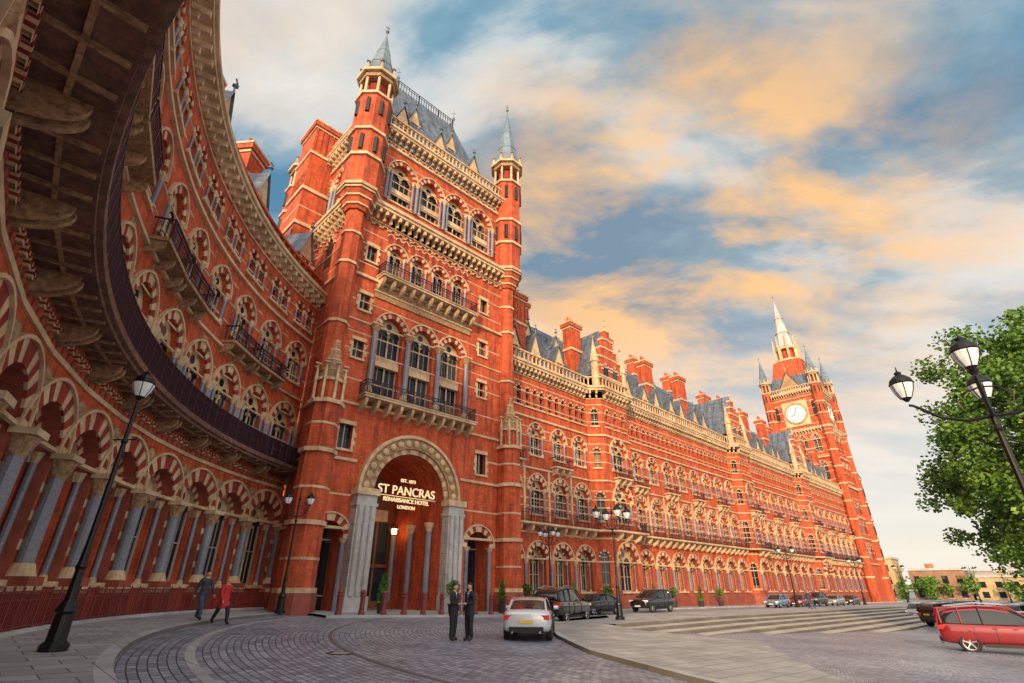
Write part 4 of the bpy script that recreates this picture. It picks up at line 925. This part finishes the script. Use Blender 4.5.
# ------------------------------------------------------------------ people
def person(x,y,az,h=1.76,top='suit',legs='suit',hair='hair_dark',walk=0.0,name='man',longhair=False,coat=False,tie=True,arms=0,gh=.0):
    e=empty(name,(x,y,gz(x,y)+gh)); e.rotation_euler=(0,0,R(-az)); k=h/1.76; e.scale=(k,k,k)
    V=[];E=[];Rr=[]
    def v(p,r,par=None):
        V.append(p); Rr.append(r if isinstance(r,tuple) else (r,r))
        if par is not None: E.append((par,len(V)-1))
        return len(V)-1
    pel=v((0,0,.95),(.165,.125)); wa=v((0,.0,1.12),(.16,.12),pel); ch=v((0,.0,1.32),(.19,.135),wa); up=v((0,-.005,1.43),(.15,.10),ch); nk=v((0,.0,1.52),(.065,.065),up); v((0,.01,1.58),(.06,.06),nk)
    hands=[]
    for sx in (-1,1):
        sw=walk*sx
        sh=v((sx*.19,0,1.42),.085,up)
        if arms and sx==arms: el=v((sx*.27,.03,1.16),.062,sh); wr_=v((sx*.12,.24,1.12),.045,el); hd=(Vector((sx*.12,.24,1.12)),Vector((-sx*.5,.8,.1)).normalized())
        else: el=v((sx*.26,-.03-sw*.18,1.14),.062,sh); wr_=v((sx*.27,.05-sw*.35,.89),.045,el); hd=(Vector((sx*.27,.05-sw*.35,.89)),Vector((0,.2-sw*.4,-1)).normalized())
        hands.append((sx,hd))
        hip=v((sx*.10,0,.88),(.12,.115),pel); kn=v((sx*.11,.02+sw*.30,.50),.085,hip); an=v((sx*.115,-.02+sw*.42-(.12 if sw<0 else 0),.10+(.05 if sw<0 else 0)),.068,kn); 
        az_=V[an][2]; v((sx*.13,V[an][1]+.15,az_-.055),(.052,.04),an)
    me=bpy.data.meshes.new('body'); me.from_pydata(V,E,[]); ob=bpy.data.objects.new('body',me); scene.collection.objects.link(ob); ob.parent=None
    sk=ob.modifiers.new('k','SKIN')
    if me.skin_vertices:
        for i,r in enumerate(Rr): me.skin_vertices[0].data[i].radius=r
        me.skin_vertices[0].data[0].use_root=True
    ss=ob.modifiers.new('s','SUBSURF'); ss.levels=2; ss.render_levels=2
    applymods(ob); me=ob.data; ob.parent=e
    for nme in (top,legs,'shoe','skin','shirt'): me.materials.append(MATS[nme])
    for p in me.polygons:
        c=p.center; p.use_smooth=True
        if c.z<.115 : m_=2
        elif c.z<(.86 if not coat else .70) and abs(c.x)<.215: m_=1
        elif c.z>1.485 and abs(c.x)<.09: m_=3
        elif tie and c.y>.05 and abs(c.x)<.055-.04*(1.48-c.z)/.3 and c.z>1.2: m_=4
        else: m_=0
        p.material_index=m_
    if coat or tie:
        j=MB(); j.lathe(lambda a,o,z:(a*1.0,o*.76,z),0,0,[(.195,.76 if not coat else .62),(.205,.78 if not coat else .66),(.195,.95),(.17,1.12),(.13,1.14)],top,18); j.build('jacket_skirt',e,True)
    hm=MB()
    for sx,(p,dr) in hands:
        side=Vector((0,1,0)) if abs(dr.y)<.7 else Vector((1,0,0)); side=(side-dr*side.dot(dr)).normalized(); nrm=dr.cross(side)
        hm.tube([tuple(p-dr*.02),tuple(p+dr*.04),tuple(p+dr*.09)],[.027,.036,.036],'skin',8)
        for f in range(4):
            b0=p+dr*.085+side*(.027-.018*f); l=(.062,.075,.07,.055)[f]; hm.tube([tuple(b0),tuple(b0+dr*l*.55+nrm*-sx*.006),tuple(b0+dr*l-nrm*sx*.022)],[.0095,.0085,.007],'skin',6)
        b0=p+dr*.03+side*.03; hm.tube([tuple(b0),tuple(b0+side*.03+dr*.03),tuple(b0+side*.035+dr*.06)],[.012,.010,.008],'skin',6)
    hm.build('hands',e,True)
    bm=bmesh.new(); bmesh.ops.create_icosphere(bm,subdivisions=4,radius=1)
    for vt in bm.verts:
        q=vt.co; yy=q.y; z=q.z
        w=.076*(1-.18*max(0,-z)**1.2); vt.co=Vector((q.x*w,yy*.094*(1-.12*max(0,-z)),z*.117))
        if yy>.6 and abs(q.x)<.2 and -.4<z<.12: vt.co.y+=.022*(1-abs(q.x)/.2)*(1-abs(z+.2)/.33 if abs(z+.2)<.33 else 0)
        if yy>.5 and .02<z<.2 and .2<abs(q.x)<.55: vt.co.y-=.007
        if yy>.7 and -.62<z<-.45 and abs(q.x)<.3: vt.co.y+=.004
        if yy>.5 and z<-.7: vt.co.y+=.01
    hme=bpy.data.meshes.new('head'); 
    bm.to_mesh(hme); bm.free(); hme.materials.append(MATS['skin']); hme.materials.append(MATS[hair])
    for p in hme.polygons:
        p.use_smooth=True; c=p.center
        p.material_index=1 if (c.z>.062 or (c.y<-.0 and c.z>-.045)) and not (c.y>.055 and c.z<.075) else 0
    ho=bpy.data.objects.new('head',hme); scene.collection.objects.link(ho); ho.parent=e; ho.location=(0,.02,1.655)
    fm=MB(); M=lambda a,o,z:(a,.02+o,1.655+z)
    for sx in (-1,1):
        fm.lathe(lambda a,o,z,sx=sx:M(sx*.028+a,.082+z*1.0,.010+o),0,0,[(.012,-.004),(.011,.004),(0,.006)],'shirt',8); fm.lathe(lambda a,o,z,sx=sx:M(sx*.028+a,.088+z,.010+o),0,0,[(.006,0),(0,.003)],'hair_dark',8)
        fm.box(M,sx*.028-.014,sx*.028+.014,.08,.091,.026,.031,hair)
        fm.tube([M(sx*.074,-.005,-.03),M(sx*.084,-.01,.0),M(sx*.08,-.012,.028)],[.008,.013,.008],'skin',6)
    fm.box(M,-.022,.022,.078,.090,-.062,-.055,'coat_red')
    if longhair: fm.lathe(lambda a,o,z:M(a,o-.03,z),0,0,[(.06,-.2),(.085,-.16),(.085,-.02),(.082,.05),(.05,.115),(0,.127)],hair,14)
    else: fm.lathe(lambda a,o,z:M(a,o*1.18-.012,z),0,0,[(.074,.045),(.079,.07),(.066,.105),(.035,.124),(0,.128)],hair,16)
    fm.build('face_and_hair',e,True)
    if tie:
        tm=MB(); tm.box(ID,-.018,.018,.105,.145,1.18,1.44,'jacket_grey'); tm.build('necktie',e)
    return e
person(-2.05,20.1,110,1.78,'suit','suit',arms=1)
person(-1.5,20.3,-130,1.82,'suit','suit',arms=-1)
person(-12.6,23.1,120,1.80,'jacket_grey','jeans',walk=.6,tie=False,gh=.12)
person(-11.6,22.9,115,1.70,'coat_red','suit','hair_blond',walk=-.6,name='woman',longhair=True,coat=True,tie=False,gh=.0)
for (a,dl,nm,tp_) in ((62,20,'man','jacket_grey'),(64,20.5,'woman','coat_red'),(30,27.5,'man','suit')):
    person(*XY(a,dl),random.uniform(0,360),1.74,tp_,'jeans',walk=.5,name=nm,tie=False,gh=.12)
# ------------------------------------------------------------------ distant buildings
stonemat('render_cream',(.50,.38,.20),(.42,.31,.17)); stonemat('concrete',(.4,.38,.36),(.3,.29,.28)); stonemat('far_brick',(.36,.20,.13),(.27,.15,.10))
def block(x,y,w,dp,h,mat,rot=0,fl=3):
    e=MB(); c,s=math.cos(R(rot)),math.sin(R(rot)); z0=-1.3
    M=lambda a,o,z:(x+a*c-o*s,y+a*s+o*c,z0+z)
    e.box(M,0,w,0,dp,-2,h,mat); e.box(M,-.3,w+.3,-.3,dp+.3,h,h+.6,'stone_grey')
    n=int(w/3.2)
    for f in range(fl):
        for i in range(n):
            z=1+f*(h-1)/fl; e.box(M,(i+.5)*w/n-.7,(i+.5)*w/n+.7,-.05,.1,z,z+(h-1)/fl*.6,'glass'); e.box(M,(i+.5)*w/n-.85,(i+.5)*w/n+.85,-.15,.1,z-.2,z-.05,'stone')
        for i in range(int(dp/3.2)):
            z=1+f*(h-1)/fl; e.box(M,-.05,.1,(i+.5)*3.2-.7,(i+.5)*3.2+.7,z,z+(h-1)/fl*.6,'glass')
    e.box(M,w*.3,w*.3+2,dp*.4,dp*.4+1.2,h,h+2.0,mat)
    e.build('distant_building')
block(109,172,8,14,11.5,'render_cream',-42,3); block(117,164,13,14,8,'far_brick',-42,2); block(128,155,17,18,6,'render_cream',-42,2); block(143,142,20,18,7.5,'concrete',-42,2); block(160,127,30,18,6.5,'far_brick',-42,2)
block(150,190,50,20,8.5,'concrete',-42,2)
random.seed(11); dt=MB()
for i in range(60):
    t=random.random(); leaves(dt,(112+70*t+random.uniform(-3,3),166-64*t+random.uniform(-3,3)-2,random.uniform(.5,4)),random.uniform(1.2,2.4),60,.8)
dt.build('distant_trees')
# ------------------------------------------------------------------ sky & light
w=bpy.data.worlds.new('World'); scene.world=w; w.use_nodes=True; nt=w.node_tree; nt.nodes.clear()
AZR=31
sunaz=(-.713*math.cos(R(AZR))+.701*math.sin(R(AZR)), -.701*math.cos(R(AZR))-.713*math.sin(R(AZR))); EL=17
out=N(nt,'ShaderNodeOutputWorld'); sky=N(nt,'ShaderNodeTexSky',sky_type='NISHITA'); sky.sun_disc=False; sky.sun_elevation=R(EL); sky.sun_rotation=math.atan2(sunaz[0],sunaz[1])
bg1=N(nt,'ShaderNodeBackground'); nt.links.new(sky.outputs[0],bg1.inputs[0]); bg1.inputs[1].default_value=.15
tc=N(nt,'ShaderNodeTexCoord'); se=N(nt,'ShaderNodeSeparateXYZ'); nt.links.new(tc.outputs['Generated'],se.inputs[0])
ad=N(nt,'ShaderNodeMath',operation='MAXIMUM'); nt.links.new(se.outputs[2],ad.inputs[0]); ad.inputs[1].default_value=0
a2=N(nt,'ShaderNodeMath',operation='ADD'); nt.links.new(ad.outputs[0],a2.inputs[0]); a2.inputs[1].default_value=.22
dv=N(nt,'ShaderNodeVectorMath',operation='DIVIDE'); cbb=N(nt,'ShaderNodeCombineXYZ'); 
for i in range(2): nt.links.new(se.outputs[i],cbb.inputs[i])
cd=N(nt,'ShaderNodeCombineXYZ'); nt.links.new(a2.outputs[0],cd.inputs[0]); nt.links.new(a2.outputs[0],cd.inputs[1]); cd.inputs[2].default_value=1
nt.links.new(cbb.outputs[0],dv.inputs[0]); nt.links.new(cd.outputs[0],dv.inputs[1])
def dirblob(d,lo,hi):
    d=Vector(d).normalized(); dp=N(nt,'ShaderNodeVectorMath',operation='DOT_PRODUCT'); nt.links.new(tc.outputs['Generated'],dp.inputs[0]); dp.inputs[1].default_value=d
    mr=N(nt,'ShaderNodeMapRange',interpolation_type='SMOOTHSTEP'); nt.links.new(dp.outputs['Value'],mr.inputs[0]); mr.inputs[1].default_value=lo; mr.inputs[2].default_value=hi; return mr.outputs[0]
def math2(op,a,b_):
    m_=N(nt,'ShaderNodeMath',operation=op)
    for i,q in enumerate((a,b_)):
        if isinstance(q,(int,float)): m_.inputs[i].default_value=q
        else: nt.links.new(q,m_.inputs[i])
    return m_.outputs[0]
mpn=N(nt,'ShaderNodeMapping'); mpn.inputs['Location'].default_value=(2.6,6.9,0); mpn.inputs['Rotation'].default_value=(0,0,R(28)); mpn.inputs['Scale'].default_value=(.9,1.6,1); nt.links.new(dv.outputs[0],mpn.inputs[0])
c1=noise(nt,mpn.outputs[0],1.7,9,.56,.25)
mp2=N(nt,'ShaderNodeMapping'); mp2.inputs['Location'].default_value=(9.3,4.2,0); mp2.inputs['Rotation'].default_value=(0,0,R(28)); mp2.inputs['Scale'].default_value=(.9,1.5,1); nt.links.new(dv.outputs[0],mp2.inputs[0]); c2=noise(nt,mp2.outputs[0],2.4,8,.58,.25)
cloud=ramp(nt,c1,[(.40,(.09,.27,.43)),(.50,(.25,.44,.56)),(.57,(.66,.72,.73)),(.68,(.95,.89,.80))])
pm=ramp(nt,c2,[(.42,(0,0,0)),(.58,(1,1,1))])
thick=ramp(nt,c1,[(.46,(.05,.05,.05)),(.58,(1,1,1))])
pm2=math2('MULTIPLY',pm,thick)
pk=math2('MULTIPLY',pm2,.42); cloud=mix(nt,pk,cloud,(.97,.70,.50))
gold=math2('MULTIPLY',math2('ADD',math2('MULTIPLY',pm,.8),.12),dirblob((.33,.76,.56),.87,.99))
cloud=mix(nt,gold,cloud,(1.2,.68,.25))
hz=ramp(nt,se.outputs[2],[(0,(1,1,1)),(.15,(.85,.85,.85)),(.48,(0,0,0))])
cloud=mix(nt,hz,cloud,(.98,.89,.78))
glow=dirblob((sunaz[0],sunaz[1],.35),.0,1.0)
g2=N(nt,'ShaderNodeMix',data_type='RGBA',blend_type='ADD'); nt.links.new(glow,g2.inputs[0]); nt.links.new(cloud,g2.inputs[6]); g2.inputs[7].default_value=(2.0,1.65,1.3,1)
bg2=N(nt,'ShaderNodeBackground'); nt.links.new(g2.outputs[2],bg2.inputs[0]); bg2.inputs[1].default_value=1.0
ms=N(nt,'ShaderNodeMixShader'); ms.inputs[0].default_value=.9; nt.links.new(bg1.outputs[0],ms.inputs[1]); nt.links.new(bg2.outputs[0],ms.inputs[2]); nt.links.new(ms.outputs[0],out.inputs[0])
sl=bpy.data.lights.new('sun','SUN'); sl.energy=4.6; sl.angle=R(4); sl.color=(1,.74,.42); so=bpy.data.objects.new('sun',sl); scene.collection.objects.link(so)
dirv=Vector((sunaz[0]*math.cos(R(EL)),sunaz[1]*math.cos(R(EL)),math.sin(R(EL)))); so.rotation_euler=dirv.to_track_quat('Z','Y').to_euler()
cam=bpy.data.cameras.new('camera'); co=bpy.data.objects.new('camera',cam); scene.collection.objects.link(co); scene.camera=co
cam.sensor_width=36; cam.lens=505/1024*36; cam.clip_end=6000; cam.clip_start=.05
co.location=(0,0,1.65); co.rotation_euler=(R(90+26.2),0,0)
scene.view_settings.view_transform='Standard'; scene.view_settings.look='None'; scene.view_settings.exposure=0
